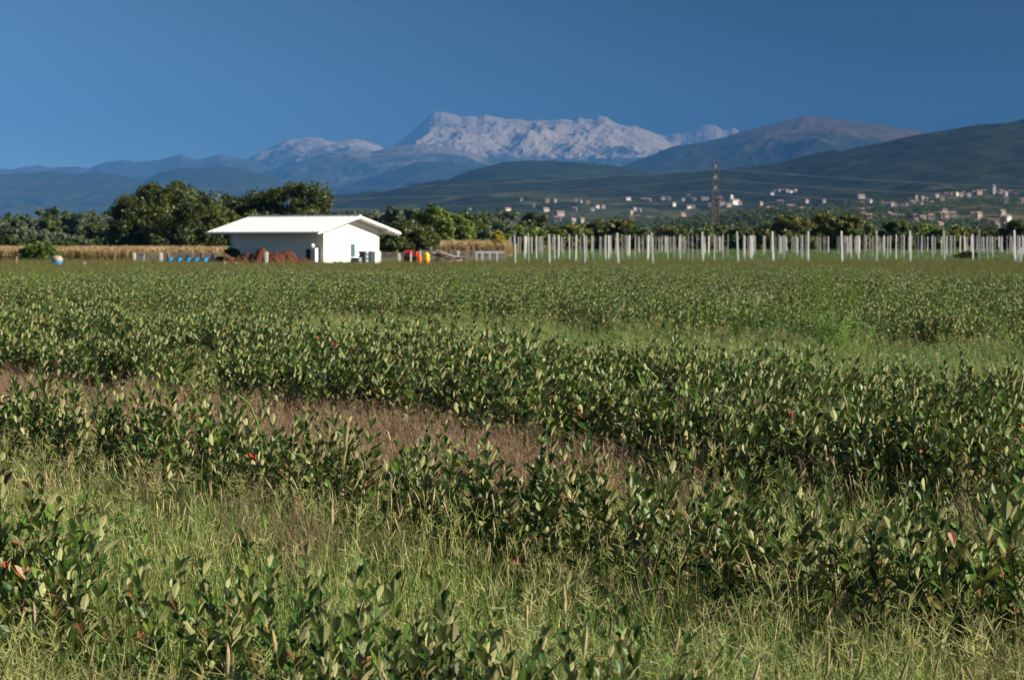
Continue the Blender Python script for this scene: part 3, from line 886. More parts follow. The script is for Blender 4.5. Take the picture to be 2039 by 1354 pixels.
# weeds among the dense field
x, d = sample(5200, 30, 92, 3)
c = d + 1.43 * x
xq = gx(rng.uniform(1380, 1730, 260), 1.0); dq = rng.uniform(29.5, 41, 260); x = np.concatenate([x, xq * dq]); d = np.concatenate([d, dq]); c = d + 1.43 * x
keep = (c > 41) & (rng.random(len(x)) < np.where(c < 56, 1.0, 0.35))
WB = [proto('weed_feathery', fm('weed_feathery', weed_plant(520 + i, h=0.42, ns=7, leaf=.05, nl=24, wide=.4, spread=.3), M['weed_bright'])) for i in range(2)]
put('field_weeds', WP + WP[:2] + WB, x[keep], d[keep], 1.1, 2.1, 'green weeds growing up among the shrubs of the dense field', 'weeds')

# ------------------------------------------------------------------ trees
def clump_leaves(r, C, Rc, n, size):
    """n leaf quads spread through the outer part of each clump (centre C, radius Rc)"""
    K = len(C)
    u = r.standard_normal((K, n, 3)); u /= np.linalg.norm(u, axis=2, keepdims=True)
    rad = (0.45 + 0.6 * r.random((K, n)) ** 0.6) * (1 + 0.25 * r.standard_normal((K, 1)))
    p = C[:, None, :] + u * (rad * Rc[:, None])[..., None] * np.array([1, 1, 0.8])
    p = p.reshape(-1, 3); N = len(p)
    nn = u.reshape(-1, 3) + 0.9 * r.standard_normal((N, 3)); nn /= np.linalg.norm(nn, axis=1, keepdims=True)
    t = np.cross(nn, r.standard_normal((N, 3))); t /= np.linalg.norm(t, axis=1, keepdims=True)
    bt = np.cross(nn, t)
    s = (size * r.uniform(0.6, 1.3, N))[:, None]
    V = np.stack([p - t * s, p + bt * s * 0.55 - t * s * 0.1, p + t * s, p - bt * s * 0.55 - t * s * 0.1], 1)
    q = np.arange(N * 4).reshape(N, 4)
    rc = np.repeat(np.clip(r.normal(0.5, 0.22, K), 0, 1), n)
    rnd = np.clip(rc + r.normal(0, 0.15, N), 0, 1)
    return V.reshape(-1, 3), q, np.repeat(rnd, 4)

def crown_mesh(seed, H, R, mat, size, nc=60, nl=150, base=0.10, form='round', squash=1.0):
    r = np.random.default_rng(seed)
    C = []; RR = []
    ph = r.random(4) * 6.283
    knee = 0.62 if form == 'round' else 0.42
    while len(C) < nc:
        a = r.random() * 6.283
        lump = 1 + 0.16 * math.sin(2 * a + ph[0]) + 0.12 * math.sin(3 * a + ph[1])
        z = r.uniform(base, 0.97)
        if form == 'cone': w_ = (1 - z) ** 0.7
        elif z > knee: w_ = math.sqrt(max(0, 1 - ((z - knee) / (1 - knee)) ** 2))
        elif form == 'round': w_ = 0.55 + 0.45 * (z / knee)
        else: w_ = 0.88 + 0.12 * (z / knee)
        w_ *= lump * (1 + 0.12 * math.sin(z * 9 + 2 * a + ph[2]))
        q = w_ * (r.uniform(0.45, 1.0) if r.random() < 0.85 else r.random())
        C.append((math.cos(a) * q * R, math.sin(a) * q * R, z * H))
        RR.append(min(R * r.uniform(0.15, 0.27), H * 0.17))
    C = np.array(C); RR = np.array(RR)
    top = (C[:, 2] + RR * 0.8).max(); C[:, 2] *= H / top
    wx = np.percentile(np.abs(C[:, 0]), 96) + RR.mean() * 0.7; C[:, 0] *= R / wx; C[:, 1] *= R / wx
    V, q, rn = clump_leaves(r, C, RR, nl, size)
    V[:, 2] = np.maximum(V[:, 2], 0.03)
    return fastmesh('crown', V, [(q, 0)], [mat], vattr={'rnd': rn}), C

def tree(px, ytop, wpx, d, kind, label, name='tree', cat='tree', form='round', base=0.10, group='trees around the field', nc=60, nl=150, seed=None, ground=0.0):
    seed = seed if seed is not None else int(px * 7 + ytop * 13 + d)
    x = gx(px, d)
    H = EYE + (HY - ytop) / F * d - ground
    R = wpx / 2 / F * d
    size = 3.1 / F * d
    t = thing(name, (x, d, ground), label, cat, group)
    me, C = crown_mesh(seed, H, R, M['tree_' + kind], size, nc, nl, base, form)
    link('crown', me, t)
    mb = MB()
    th = 0.03 * H + 0.02
    mb.tube([(0, 0, -0.05), (0.02 * R, 0, H * 0.2), (-0.03 * R, 0.02 * R, H * 0.42), (0, 0, H * 0.62)], [th, th * 0.8, th * 0.55, th * 0.25], 8)
    r = np.random.default_rng(seed + 1)
    for i in r.choice(len(C), min(9, len(C)), replace=False):
        z0 = H * r.uniform(0.15, 0.45)
        a = np.array([0, 0, z0]); b = C[i]
        mb.tube([a, a * 0.45 + b * 0.55 + np.array([0, 0, -0.02 * H]), b], [th * 0.45, th * 0.28, th * 0.08], 5)
    mb.build('trunk', M['bark'], t)
    return t

# big dark group behind the shed
tree(328, 360, 224, 268, 'dark', 'tallest dark broad-crowned tree left of the white shed', form='spread', nc=170, nl=200, base=0.02)
tree(266, 396, 112, 262, 'dark', 'dark rounded tree on the left edge of the big tree group', form='spread', nc=70, base=0.02)
tree(398, 392, 112, 258, 'dark', 'dark green tree between the tallest tree and the shed roof', form='spread', nc=70, base=0.02)
tree(452, 386, 150, 280, 'dark', 'dark tree with a low rounded top above the left end of the shed roof', nc=80, base=0.04)
tree(592, 361, 146, 275, 'dark', 'tall dark tree rising above the middle of the shed roof', nc=100, nl=180, base=0.04)
tree(530, 379, 116, 278, 'dark', 'dark tree with a ragged top above the shed roof, left of the tall one', nc=60, base=0.04)
tree(638, 394, 76, 272, 'dark', 'small dark tree right behind the shed ridge', nc=50, base=0.04)
tree(372, 398, 110, 284, 'dark', 'dark tree filling the gap right behind the tallest tree', form='spread', nc=80, nl=170, base=0.02)
tree(490, 393, 96, 286, 'dark', 'dark rounded tree behind the left part of the shed ridge', form='spread', nc=70, nl=160, base=0.02)
tree(440, 418, 90, 240, 'olive', 'yellowish green bushy tree just behind the left shed eave', nc=60, base=0.03)
tree(500, 420, 70, 236, 'olive', 'low yellowish bush showing over the left part of the shed roof', 'bush', 'bush', nc=50, base=0.03)
tree(600, 413, 116, 238, 'olive', 'olive yellow bush showing over the middle of the shed roof', 'bush', 'bush', nc=60, base=0.03)
tree(425, 440, 50, 225, 'dark', 'dark undergrowth bush beside the left end wall of the shed', 'bush', 'bush', nc=40, base=0.0)
# right of the shed
tree(806, 436, 130, 235, 'dark', 'very dark dense tree right of the shed roof', form='spread', nc=90, nl=190, base=0.0)
tree(770, 455, 60, 215, 'mid', 'green bush beside the right corner of the shed', 'bush', 'bush', nc=50, base=0.0)
tree(868, 412, 84, 292, 'bright', 'bright green rounded tree in the middle right of the shed', form='spread', nc=80, base=0.02)
tree(908, 428, 78, 300, 'bright', 'bright green tree leaning over the tan crop field', form='spread', nc=60, base=0.02)
tree(848, 452, 66, 262, 'mid', 'mid green bush in front of the bright green tree', 'bush', 'bush', nc=50, base=0.0)
tree(860, 407, 30, 420, 'dark', 'dark cone-shaped tree poking up behind the bright green tree', form='cone', nc=50)
tree(932, 423, 80, 390, 'mid', 'green tree behind the tan crop field, left of the red-roofed white house', nc=60, base=0.03)
tree(975, 436, 110, 430, 'grey', 'greyish green wide tree behind the tan crop field', form='spread', nc=70, base=0.02)
tree(925, 455, 90, 350, 'mid', 'low green tree standing at the left back edge of the tan crop', nc=50, base=0.0)
tree(958, 458, 60, 345, 'grey', 'low greyish bush at the back edge of the tan crop', 'bush', 'bush', nc=40, base=0.0)
tree(1062, 424, 58, 460, 'dark', 'dark flat-topped tree below the pink houses', form='spread', nc=60, base=0.1)
tree(1022, 440, 70, 450, 'grey', 'grey green tree just under the white roadside house', form='spread', nc=60, base=0.02)
tree(1050, 452, 80, 330, 'bright', 'yellow green bush behind the first vineyard posts', 'bush', 'bush', nc=50, base=0.0)
tree(993, 461, 28, 240, 'yellow', 'narrow bright yellow shrub left of the vineyard', 'shrub', 'shrub', nc=40, base=0.0)
tree(784, 414, 70, 520, 'grey', 'hazy grey green tree far behind the right shed eave', nc=60, base=0.03)
tree(742, 424, 80, 540, 'grey', 'hazy tree line clump behind the shed ridge end', nc=60, base=0.03)
tree(826, 416, 70, 520, 'grey', 'hazy grey tree behind the very dark tree', nc=60, base=0.03)
# behind the vineyard
for k, (px_, yt, wp, dd_, kd, lb) in enumerate([
    (1132, 446, 82, 385, 'olive', 'yellowish bushy tree behind the left part of the vineyard'),
    (1186, 440, 74, 392, 'olive', 'yellow green tree second from the left behind the vineyard'),
    (1236, 436, 84, 388, 'olive', 'taller yellow-tinged tree behind the left half of the vineyard'),
    (1272, 452, 50, 380, 'mid', 'small green tree left of the grey-roofed barn'),
    (1345, 449, 96, 420, 'olive', 'olive green bush right of the grey-roofed barn'),
    (1400, 456, 70, 410, 'mid', 'low green tree left of the pylon foot'),
    (1478, 452, 84, 400, 'mid', 'low green tree just right of the pylon foot'),
    (1522, 448, 66, 395, 'olive', 'yellow green bush between the pylon and the brownish trees'),
    (1572, 427, 104, 372, 'olive', 'brownish yellow round tree on the left of the pair behind the vineyard'),
    (1642, 424, 96, 378, 'olive', 'dark green and gold tree on the right of the pair behind the vineyard'),
    (1694, 423, 84, 374, 'olive', 'golden tree at the right end of the brownish tree group'),
    (1784, 440, 70, 400, 'mid', 'rounded green tree right of the slender bell tower'),
    (1838, 446, 76, 405, 'bright', 'bright low green bush behind the right half of the vineyard'),
    (1872, 455, 60, 402, 'mid', 'low green bush in front of the red-roofed lowland house'),
    (1918, 450, 76, 410, 'olive', 'dull olive bush behind the right part of the vineyard'),
    (1966, 456, 70, 400, 'dark', 'dark low bush at the right end of the vineyard'),
    (2030, 438, 70, 395, 'dark', 'dark tree at the right edge behind the vineyard')]):
    tree(px_, yt, wp, dd_, kd, lb, 'tree' if 'tree' in lb else 'bush', 'tree' if 'tree' in lb else 'bush', form='spread', nc=60, nl=140, base=0.02, group='trees behind the vineyard')
# hazy trees on the left, most with the haze put into a grey leaf colour
for k, (px_, yt, wp, dd_, kd, lb) in enumerate([
    (-20, 432, 70, 560, 'grey', 'hazy tree at the far left edge'), (22, 431, 60, 570, 'grey', 'hazy tree near the left edge with a flat top'),
    (62, 433, 56, 580, 'grey', 'hazy tree beside the small white far house on the left'), (98, 437, 50, 560, 'mid', 'hazy low tree between two taller ones on the left'),
    (130, 425, 62, 575, 'grey', 'hazy tree with a rounded top on the left'), (170, 424, 70, 570, 'grey', 'hazy tree second from the big tree group'),
    (210, 429, 50, 580, 'grey', 'hazy tree touching the big dark tree group'),
    (36, 455, 90, 430, 'grey', 'grey green wide tree in front of the hazy trees at left'), (96, 458, 84, 400, 'grey', 'pale grey green rounded tree behind the leafy bush'),
    (10, 468, 70, 380, 'mid', 'green bush at the left edge behind the tan crop'), (192, 447, 76, 440, 'mid', 'mid green tree in front of the hazy ones, left of the big group'),
    (150, 470, 60, 380, 'grey', 'low grey bush behind the tan crop on the left'), (225, 455, 50, 430, 'mid', 'green tree half hidden by the big dark group'),
    (130, 482, 60, 330, 'mid', 'low bush at the back edge of the tan crop on the left')]):
    tree(px_, yt, wp, dd_, kd, lb, 'tree' if 'tree' in lb.split(' at ')[0] + lb else 'bush', 'bush' if 'bush' in lb else 'tree', form='spread', nc=56, nl=130, base=0.02, group='hazy trees on the left')
tree(84, 480, 82, 178, 'bright', 'light green leafy bush growing beside the blue barrel', 'bush', 'bush', form='spread', nc=70, nl=120, base=0.02, group='bushes beside the field')
tree(465, 495, 34, 161, 'mid', 'small green bush on the left shoulder of the red soil heap', 'bush', 'bush', form='spread', nc=30, nl=90, base=0.0, group='bushes beside the field')
tree(524, 500, 22, 166, 'bright', 'tuft of weeds between the two peaks of the soil heap', 'bush', 'bush', form='spread', nc=20, nl=80, base=0.0, group='bushes beside the field')
tree(438, 512, 22, 163, 'dark', 'dark green low shrub between the blue tubs and the soil heap', 'shrub', 'shrub', form='spread', nc=26, nl=80, base=0.0, group='bushes beside the field')
tree(612, 505, 44, 164, 'mid', 'green shrub in front of the shaded wall near the shed corner', 'shrub', 'shrub', form='spread', nc=34, nl=90, base=0.0, group='bushes beside the field')
tree(642, 517, 40, 160, 'mid', 'low green shrub at the foot of the shed corner', 'shrub', 'shrub', form='spread', nc=30, nl=90, base=0.0, group='bushes beside the field')
tree(685, 521, 56, 160, 'bright', 'low weeds along the foot of the white gable wall', 'shrub', 'shrub', form='spread', nc=30, nl=90, base=0.0, group='bushes beside the field')
tree(1925, 502, 46, 190, 'dark', 'dark green bush standing among the vineyard posts on the right', 'bush', 'bush', form='spread', nc=34, nl=90, base=0.0, group='bushes beside the field')

# far-off woods on the low ground and lower slopes
def lod_tree(seed, mat):
    me, _ = crown_mesh(seed, 1.0, 0.55, mat, 0.075, 16, 26, 0.03, 'spread')
    return proto('wood_tree', me)
WT = [lod_tree(700 + i, M[k]) for i, k in enumerate(['tree_grey', 'tree_mid', 'tree_dark', 'tree_grey', 'tree_mid', 'tree_mid'])]
n_ = 60000
u = rng.random(n_)
d = 640 * (4600 / 640) ** u
x = (rng.random(n_) * 2 - 1) * 0.235 * d
pxs = CX + F * x / d
pat = fbm(x / 260 + 3, d / 420 + 8, 4)
dens = np.where(d < 1500, 0.12 + 1.6 * np.clip(pat + 0.02, 0, 1), 0.04 + 2.4 * np.clip(pat - 0.03, 0, 1))
dens = np.where((pxs < 640) & (d > 1500), 0, dens)
keep = rng.random(n_) < dens * np.where(d < 1500, np.where(pxs > 1000, 0.16, 0.35), 1)
x, d = x[keep], d[keep]
z = np.maximum(hill_z(x, d), 0)
hgt = rng.uniform(5, 10.5, len(x)) * np.where((d < 1500) & (CX + F * x / d > 1000), 0.62, 1)
rot = np.zeros((len(x), 3)); rot[:, 2] = rng.random(len(x)) * 6.283
scatter('distant_woodland', WT, np.stack([x, d, z], 1), rot, np.stack([hgt * 1.1, hgt * 1.1, hgt], 1), rng.integers(0, len(WT), len(x)), 'far-off woods and hedgerows on the plain and lower slopes below the hill', 'woodland')

# ------------------------------------------------------------------ dry tan crop
def corn(seed, h=1.0):
    r = np.random.default_rng(seed)
    ns = 7
    p = np.stack([r.normal(0, 0.35, ns), r.normal(0, 0.35, ns), np.zeros(ns)], 1)
    e = p + np.stack([r.normal(0, 0.03, ns), r.normal(0, 0.03, ns), h * r.uniform(0.85, 1.08, ns)], 1)
    parts = []
    V, q, rr = strands(p, e, 0.012, r.uniform(0.5, 1, ns)); parts.append((V, [q], rr))
    m = 7
    b = (p[:, None] + (e - p)[:, None] * r.uniform(0.2, 0.98, (ns, m))[..., None]).reshape(-1, 3)
    lowness = b[:, 2] / h
    V, q, rr = blades(b, r.random(ns * m) * 6.283, np.abs(r.normal(0.5, 0.2, ns * m)), 0.38 * r.uniform(0.6, 1.2, ns * m), np.full(ns * m, 0.045), np.clip(lowness * 0.9 + r.normal(0, 0.15, ns * m), 0, 1)); parts.append((V, [q], rr))
    return joinV(parts)
CP = [proto('corn', fm('corn', corn(800 + i), M['dry'])) for i in range(4)]
xs, ds = [], []; hs = []
for d0, d1, p0, p1, n_, h_ in ((186, 236, -160, 455, 7000, 0.86), (236, 300, 700, 1014, 5000, 1.22)):
    dd = rng.uniform(d0, d1, n_); pp = rng.uniform(p0, p1, n_)
    xs.append(gx(pp, dd)); ds.append(dd)
    hs.append(np.where(dd > 0, h_, 1) * rng.uniform(0.9, 1.08, n_))
x, d, h = np.concatenate(xs), np.concatenate(ds), np.concatenate(hs)
rot = np.zeros((len(x), 3)); rot[:, 2] = rng.random(len(x)) * 6.283
scatter('dry_crop', CP, np.stack([x, d, np.zeros(len(x))], 1), rot, np.stack([np.ones(len(x)), np.ones(len(x)), h], 1), rng.integers(0, 4, len(x)), 'tan ripe crop standing dry behind the fence and the timber heap', 'crop')

# ------------------------------------------------------------------ shed
AL = math.radians(36)
cA, sA = math.cos(AL), math.sin(AL)
SD = 158.0                                    # depth of the near corner
LX, LY = -cA, sA                              # along the long wall, away from the near corner (to the left)
GX, GY = sA, cA                               # along the gable wall (to the right and back)
SL = 198 / F * SD / cA * 1.03; SW = 100 / F * SD / sA * 1.02
OVG, OVL = 24 / F * SD / sA, 19 / F * SD / cA
WH = EYE + (HY - 457) / F * SD + 0.02
cx0 = gx(645, SD)
shed = thing('shed', (cx0, SD, 0), 'white metal-roofed farm shed with wide eaves and a narrow window', 'shed')
def sp(l, g, z): return (LX * l + GX * g, LY * l + GY * g, z)
PITCH = math.atan2(32 / F * SD, SW / 2 + OVG)
rise = math.tan(PITCH)
apex = WH + rise * SW / 2
mb = MB()
z0 = -0.05
V = [sp(0, 0, z0), sp(0, SW, z0), sp(SL, SW, z0), sp(SL, 0, z0), sp(0, 0, WH), sp(0, SW, WH), sp(SL, SW, WH), sp(SL, 0, WH), sp(0, SW / 2, apex), sp(SL, SW / 2, apex)]
mb.add(V, [(0, 1, 5, 8, 4), (2, 3, 7, 9, 6), (3, 0, 4, 7), (1, 2, 6, 5), (4, 8, 9, 7), (8, 5, 6, 9)])
mb.build('wall', M['white_wall'], shed)
th = 0.13
def slab(g0, g1, za, zb, t0, t1, l0=-OVL, l1=SL + OVL):
    m_ = MB()
    V = [sp(l0, g0, za + t0), sp(l0, g1, zb + t0), sp(l1, g1, zb + t0), sp(l1, g0, za + t0), sp(l0, g0, za + t1), sp(l0, g1, zb + t1), sp(l1, g1, zb + t1), sp(l1, g0, za + t1)]
    m_.add(V, [(0, 3, 2, 1), (4, 5, 6, 7), (0, 1, 5, 4), (1, 2, 6, 5), (2, 3, 7, 6), (3, 0, 4, 7)])
    return m_
zl = WH - rise * OVG
roof = MB()
for ga, gb, za, zb in ((-OVG, SW / 2, zl, apex), (SW + OVG, SW / 2, zl, apex)):
    m_ = slab(ga, gb, za, zb, 0.035, 0.035 + th)
    for (f, mi) in m_.f: roof.f.append((tuple(i + roof.n for i in f), mi))
    roof.v.append(np.concatenate(m_.v)); roof.n += 8
ro = roof.build('roof', [M['white_roof']], shed)
rb = MB()                                     # standing seams
kk = int((SL + 2 * OVL) / 0.5)
for i in range(kk + 1):
    l = -OVL + (SL + 2 * OVL) * i / kk
    for g0 in (-OVG, SW + OVG):
        rb.tube([sp(l, g0, zl + 0.035 + th), sp(l, SW / 2, apex + 0.035 + th)], 0.016, 4)
seam = rb.build('standing_seams', M['white_roof'], ro); seam['kind'] = 'stuff'
m_ = MB(); m_.tube([sp(-OVL, SW / 2, apex + 0.05 + th), sp(SL + OVL, SW / 2, apex + 0.05 + th)], 0.07, 6)
m_.build('ridge_cap', M['white_roof'], ro)
for ga, za, gb, zb in ((-OVG + .02, zl, -0.02, WH - 0.008), (SW + OVG - .02, zl, SW + 0.02, WH - 0.008)):
    slab(ga, gb, za + 0.0, zb + 0.0, -0.005, 0.02, -OVL + 0.03, SL + OVL - 0.03).build('soffit', M['soffit'], ro)
for g0 in (-OVG - 0.06, SW + OVG + 0.06):
    m_ = MB(); m_.tube([sp(-OVL, g0, zl + 0.06), sp(SL + OVL, g0, zl + 0.06)], 0.075, 8)
    m_.build('gutter', M['gutter'], ro)
for l in (SL * 0.26, SL * 0.62):
    m_ = MB(); c = sp(l, -0.12, WH - 0.20); m_.box(c, (0.22, 0.20, 0.22), rz=-AL); m_.build('bracket', M['wood'], shed)
for k in range(4):
    g = SW + OVG * (0.15 + 0.25 * k)
    m_ = MB(); zz = WH - rise * (g - SW) - 0.07
    m_.tube([sp(-OVL + 0.05, g, zz), sp(0.0, g, zz)], 0.055, 4); m_.build('purlin', M['soffit'], ro)
# window in the gable
gw = SW * 0.515
def gplane(g0, g1, za, zb, l0, l1, mat, name, par):
    m_ = MB()
    V = [sp(l0, g0, za), sp(l0, g1, za), sp(l1, g1, za), sp(l1, g0, za), sp(l0, g0, zb), sp(l0, g1, zb), sp(l1, g1, zb), sp(l1, g0, zb)]
    m_.add(V, [(0, 3, 2, 1), (4, 5, 6, 7), (0, 1, 5, 4), (1, 2, 6, 5), (2, 3, 7, 6), (3, 0, 4, 7)])
    return m_.build(name, mat, par)
wz0, wz1 = EYE + (HY - 511) / F * SD, EYE + (HY - 487) / F * SD
win = gplane(gw - 0.17, gw + 0.17, wz0, wz1, -0.02, 0.04, M['green_glass'], 'window', shed)
for a_, b_, c_, d_ in ((gw - 0.21, gw - 0.17, wz0 - 0.04, wz1 + 0.04), (gw + 0.17, gw + 0.21, wz0 - 0.04, wz1 + 0.04), (gw - 0.168, gw + 0.168, wz0 - 0.04, wz0), (gw - 0.168, gw + 0.168, wz1, wz1 + 0.04)):
    gplane(a_, b_, c_, d_, -0.045, 0.02, M['green_paint'], 'frame', win)
# downpipe
m_ = MB(); m_.tube([sp(SL - 0.15, -0.06, 0.0), sp(SL - 0.15, -0.06, WH - 0.1)], 0.04, 6); m_.build('downpipe', M['gutter'], shed)

# pieces against the shaded wall near the corner
def wallpt(l, off): p = sp(l, -off, 0); return (cx0 + p[0], SD + p[1], 0)
t = thing('meter_cabinet', wallpt(0.55, 0.28), 'pale grey upright cabinet against the shaded shed wall by the corner', 'cabinet', rz=-AL)
m_ = MB(); m_.box((0, 0, 0.57), (0.40, 0.34, 1.14)); m_.build('body', M['grey_plastic'], t)
m_ = MB(); m_.box((0, -0.178, 0.62), (0.32, 0.012, 0.9)); m_.build('door', M['concrete'], t)
m_ = MB(); m_.lathe([(0.02, 0), (0.13, .05), (0.17, .14), (.13, .24), (.03, .29)], (-0.16, -0.02, 1.144), 12); m_.build('lamp_globe', M['white_roof'], t)
t = thing('hatch', wallpt(1.12, 0.10), 'narrow dark hatch with a brown wooden frame in the shaded shed wall', 'hatch', rz=-AL)
for xx in (-0.24, 0.24):
    m_ = MB(); m_.box((xx, 0, 0.50), (0.09, 0.14, 1.0)); m_.build('jamb', M['wood'], t)
m_ = MB(); m_.box((0, 0, 1.045), (0.57, 0.14, 0.08)); m_.build('lintel', M['wood'], t)
m_ = MB(); m_.box((0, 0.04, 0.50), (0.38, 0.05, 0.99)); m_.build('panel', M['black'], t)

# tanks and crates by the right corner of the gable
def ibc(px_, d_, w_, h_, lab, mat, cagemat):
    t = thing('liquid_container', (gx(px_, d_), d_, 0), lab, 'tank', rz=-0.35)
    m_ = MB(); m_.box((0, 0, 0.10 + h_ * 0.5), (w_ * 0.94, w_ * 0.94, h_ - 0.12)); m_.build('bottle', mat, t)
    m_ = MB()
    for i in range(6):
        z_ = 0.14 + (h_ - 0.12) * i / 5
        q = w_ / 2
        m_.tube([(-q, -q, z_), (q, -q, z_), (q, q, z_), (-q, q, z_), (-q, -q, z_)], 0.018, 4)
    for i in range(5):
        for sgn in (-1, 1):
            a_ = -w_ / 2 + w_ * i / 4
            m_.tube([(a_, sgn * w_ / 2, 0.08), (a_, sgn * w_ / 2, h_ + 0.02)], 0.018, 4)
            m_.tube([(sgn * w_ / 2, a_, 0.08), (sgn * w_ / 2, a_, h_ + 0.02)], 0.018, 4)
    m_.build('cage', cagemat, t)
    m_ = MB(); m_.box((0, 0, 0.05), (w_, w_, 0.09)); m_.build('pallet', M['dark_grey'], t)
    m_ = MB(); m_.lathe([(0.09, 0), (0.09, 0.04), (0.05, 0.05)], (0, 0, h_ + 0.038), 10); m_.build('cap', cagemat, t)
ibc(739, 157, 0.98, 0.90, 'pale grey caged liquid container at the right corner of the white gable', M['grey_plastic'], M['steel'])
def slat_crate(px_, d_, w_, h_, lab, mat, rz=-0.3):
    t = thing('crate', (gx(px_, d_), d_, 0), lab, 'crate', 'crates beside the gable', rz)
    m_ = MB()
    for i in range(4):
        z_ = 0.06 + (h_ - 0.1) * i / 3
        m_.box((0, -w_ / 2, z_), (w_, 0.03, h_ / 5.2)).box((0, w_ / 2, z_), (w_, 0.03, h_ / 5.2))
        m_.box((-w_ / 2 - .016, 0, z_), (0.03, w_ - 0.04, h_ / 5.2)).box((w_ / 2 + .016, 0, z_), (0.03, w_ - 0.04, h_ / 5.2))
    m_.build('slats', mat, t)
    m_ = MB()
    for a_ in (-1, 1):
        for b_ in (-1, 1): m_.box((a_ * (w_ / 2 - .05), b_ * (w_ / 2 - .05), h_ / 2), (0.06, 0.06, h_))
    m_.build('corner_posts', mat, t)['kind'] = 'stuff'
    m_ = MB(); m_.box((0, 0, h_ * 0.45), (w_ - 0.16, w_ - 0.16, h_ * 0.86)); m_.build('contents', M['grey_wood'], t)
slat_crate(724, 156, 0.46, 0.90, 'tall dark grey crate between the low crate and the pale container', M['dark_grey'])
slat_crate(709, 155, 0.54, 0.52, 'low dark grey crate in front of the white gable', M['dark_grey'])

# ------------------------------------------------------------------ soil heap
hx0, hd = gx(545, 158), 156.0
X, Y = np.meshgrid(np.linspace(-3.6, 3.6, 120), np.linspace(-1.6, 1.6, 50))
def hump(cx_, cy_, w_, h_, e=1.0): return h_ * np.exp(-np.abs((X - cx_) / w_) ** 2 * 1.2 - ((Y - cy_) / (0.8)) ** 2)
Z = np.maximum.reduce([hump(-0.55, 0, 1.0, 1.08), hump(0.95, 0.1, 1.15, 0.95), hump(-1.7, 0.2, 1.1, 0.80), hump(2.1, 0, 1.1, 0.52), hump(-2.6, 0.1, 0.9, 0.62), hump(0.2, -0.2, 1.4, 0.80)])
Z = 1.1 * Z * (1 + 0.15 * fbm(X * 2.2 + 4, Y * 2.2, 4)) + 0.10 * fbm(X * 6, Y * 6 + 3, 3) - 0.07
V = np.stack([X, Y, Z], -1).reshape(-1, 3); i = np.arange(X.size).reshape(X.shape)
Fq = np.stack([i[:-1, :-1], i[:-1, 1:], i[1:, 1:], i[1:, :-1]], -1).reshape(-1, 4)
o = link('soil_heap', fastmesh('soil_heap', V, [(Fq, 0)], [M['soil']]), loc=(hx0, hd, 0))
tag(o, 'heap of red brown soil with two peaks in front of the shed', 'soil heap')

# ------------------------------------------------------------------ little white posts and netting fence
def short_post(px_, ytop, ybot, d_, lab, w_=0.17, group='short white posts along the netting fence'):
    zt = EYE + (HY - ytop) / F * d_
    t = thing('fence_post', (gx(px_, d_), d_, 0), lab, 'post', group)
    m_ = MB(); m_.box((0, 0, (zt - 0.05) / 2), (w_, w_, zt - 0.05)); m_.build('shaft', M['concrete_white'], t)
    m_ = MB(); m_.box((0, 0, zt - 0.024), (w_ * 0.97, w_ * 0.97, 0.05), taper=0.7); m_.build('cap', M['concrete_white'], t)
short_post(268, 505, 527, 170, 'short white post left of the dark bin, leftmost of its fence')
short_post(321, 504, 533, 162, 'taller short white post just left of the blue tubs')
short_post(373, 505, 530, 166, 'short white post standing behind the middle blue tubs')
short_post(424, 504, 530, 166, 'short white post at the right end of the blue tubs')
short_post(531, 502, 536, 150, 'white post standing in front of the red soil heap')
short_post(795, 505, 527, 166, 'short white post between the shed and the red machine')
short_post(913, 500, 520, 178, 'short white post behind the right end of the timber heap')
def net_fence(pa, pb, da, db, ztop, lab, dens=0.075):
    A = Vector((gx(pa, da), da, 0)); B = Vector((gx(pb, db), db, 0))
    t = thing('netting_fence', A, lab, 'fence')
    L = (B - A); n1 = int(L.length / dens); m_ = MB()
    for i in range(n1 + 1):
        q = L * (i / n1); m_.tube([(q.x, q.y, 0), (q.x, q.y, ztop)], 0.008, 3, cap=False)
    for k in range(int(ztop / dens) + 1):
        m_.tube([(0, 0, 0.01 + k * dens), (L.x, L.y, 0.01 + k * dens)], 0.008, 3, cap=False)
    m_.build('netting', M['wire'], t)['kind'] = 'stuff'
    for i in range(int(L.length / 2.4) + 1):
        q = L * min(1, i * 2.4 / L.length)
        m_ = MB(); m_.tube([(q.x, q.y - 0.03, 0), (q.x, q.y - 0.03, ztop + 0.05)], 0.025, 6); m_.build('stake', M['wire'], t)
net_fence(268, 448, 171, 172, 0.80, 'low grey netting fence behind the blue tubs')
net_fence(752, 838, 172, 173, 0.82, 'low grey netting fence between the shed and the red machine')
net_fence(838, 1008, 186, 188, 0.88, 'dull grey netting fence behind the timber heap')

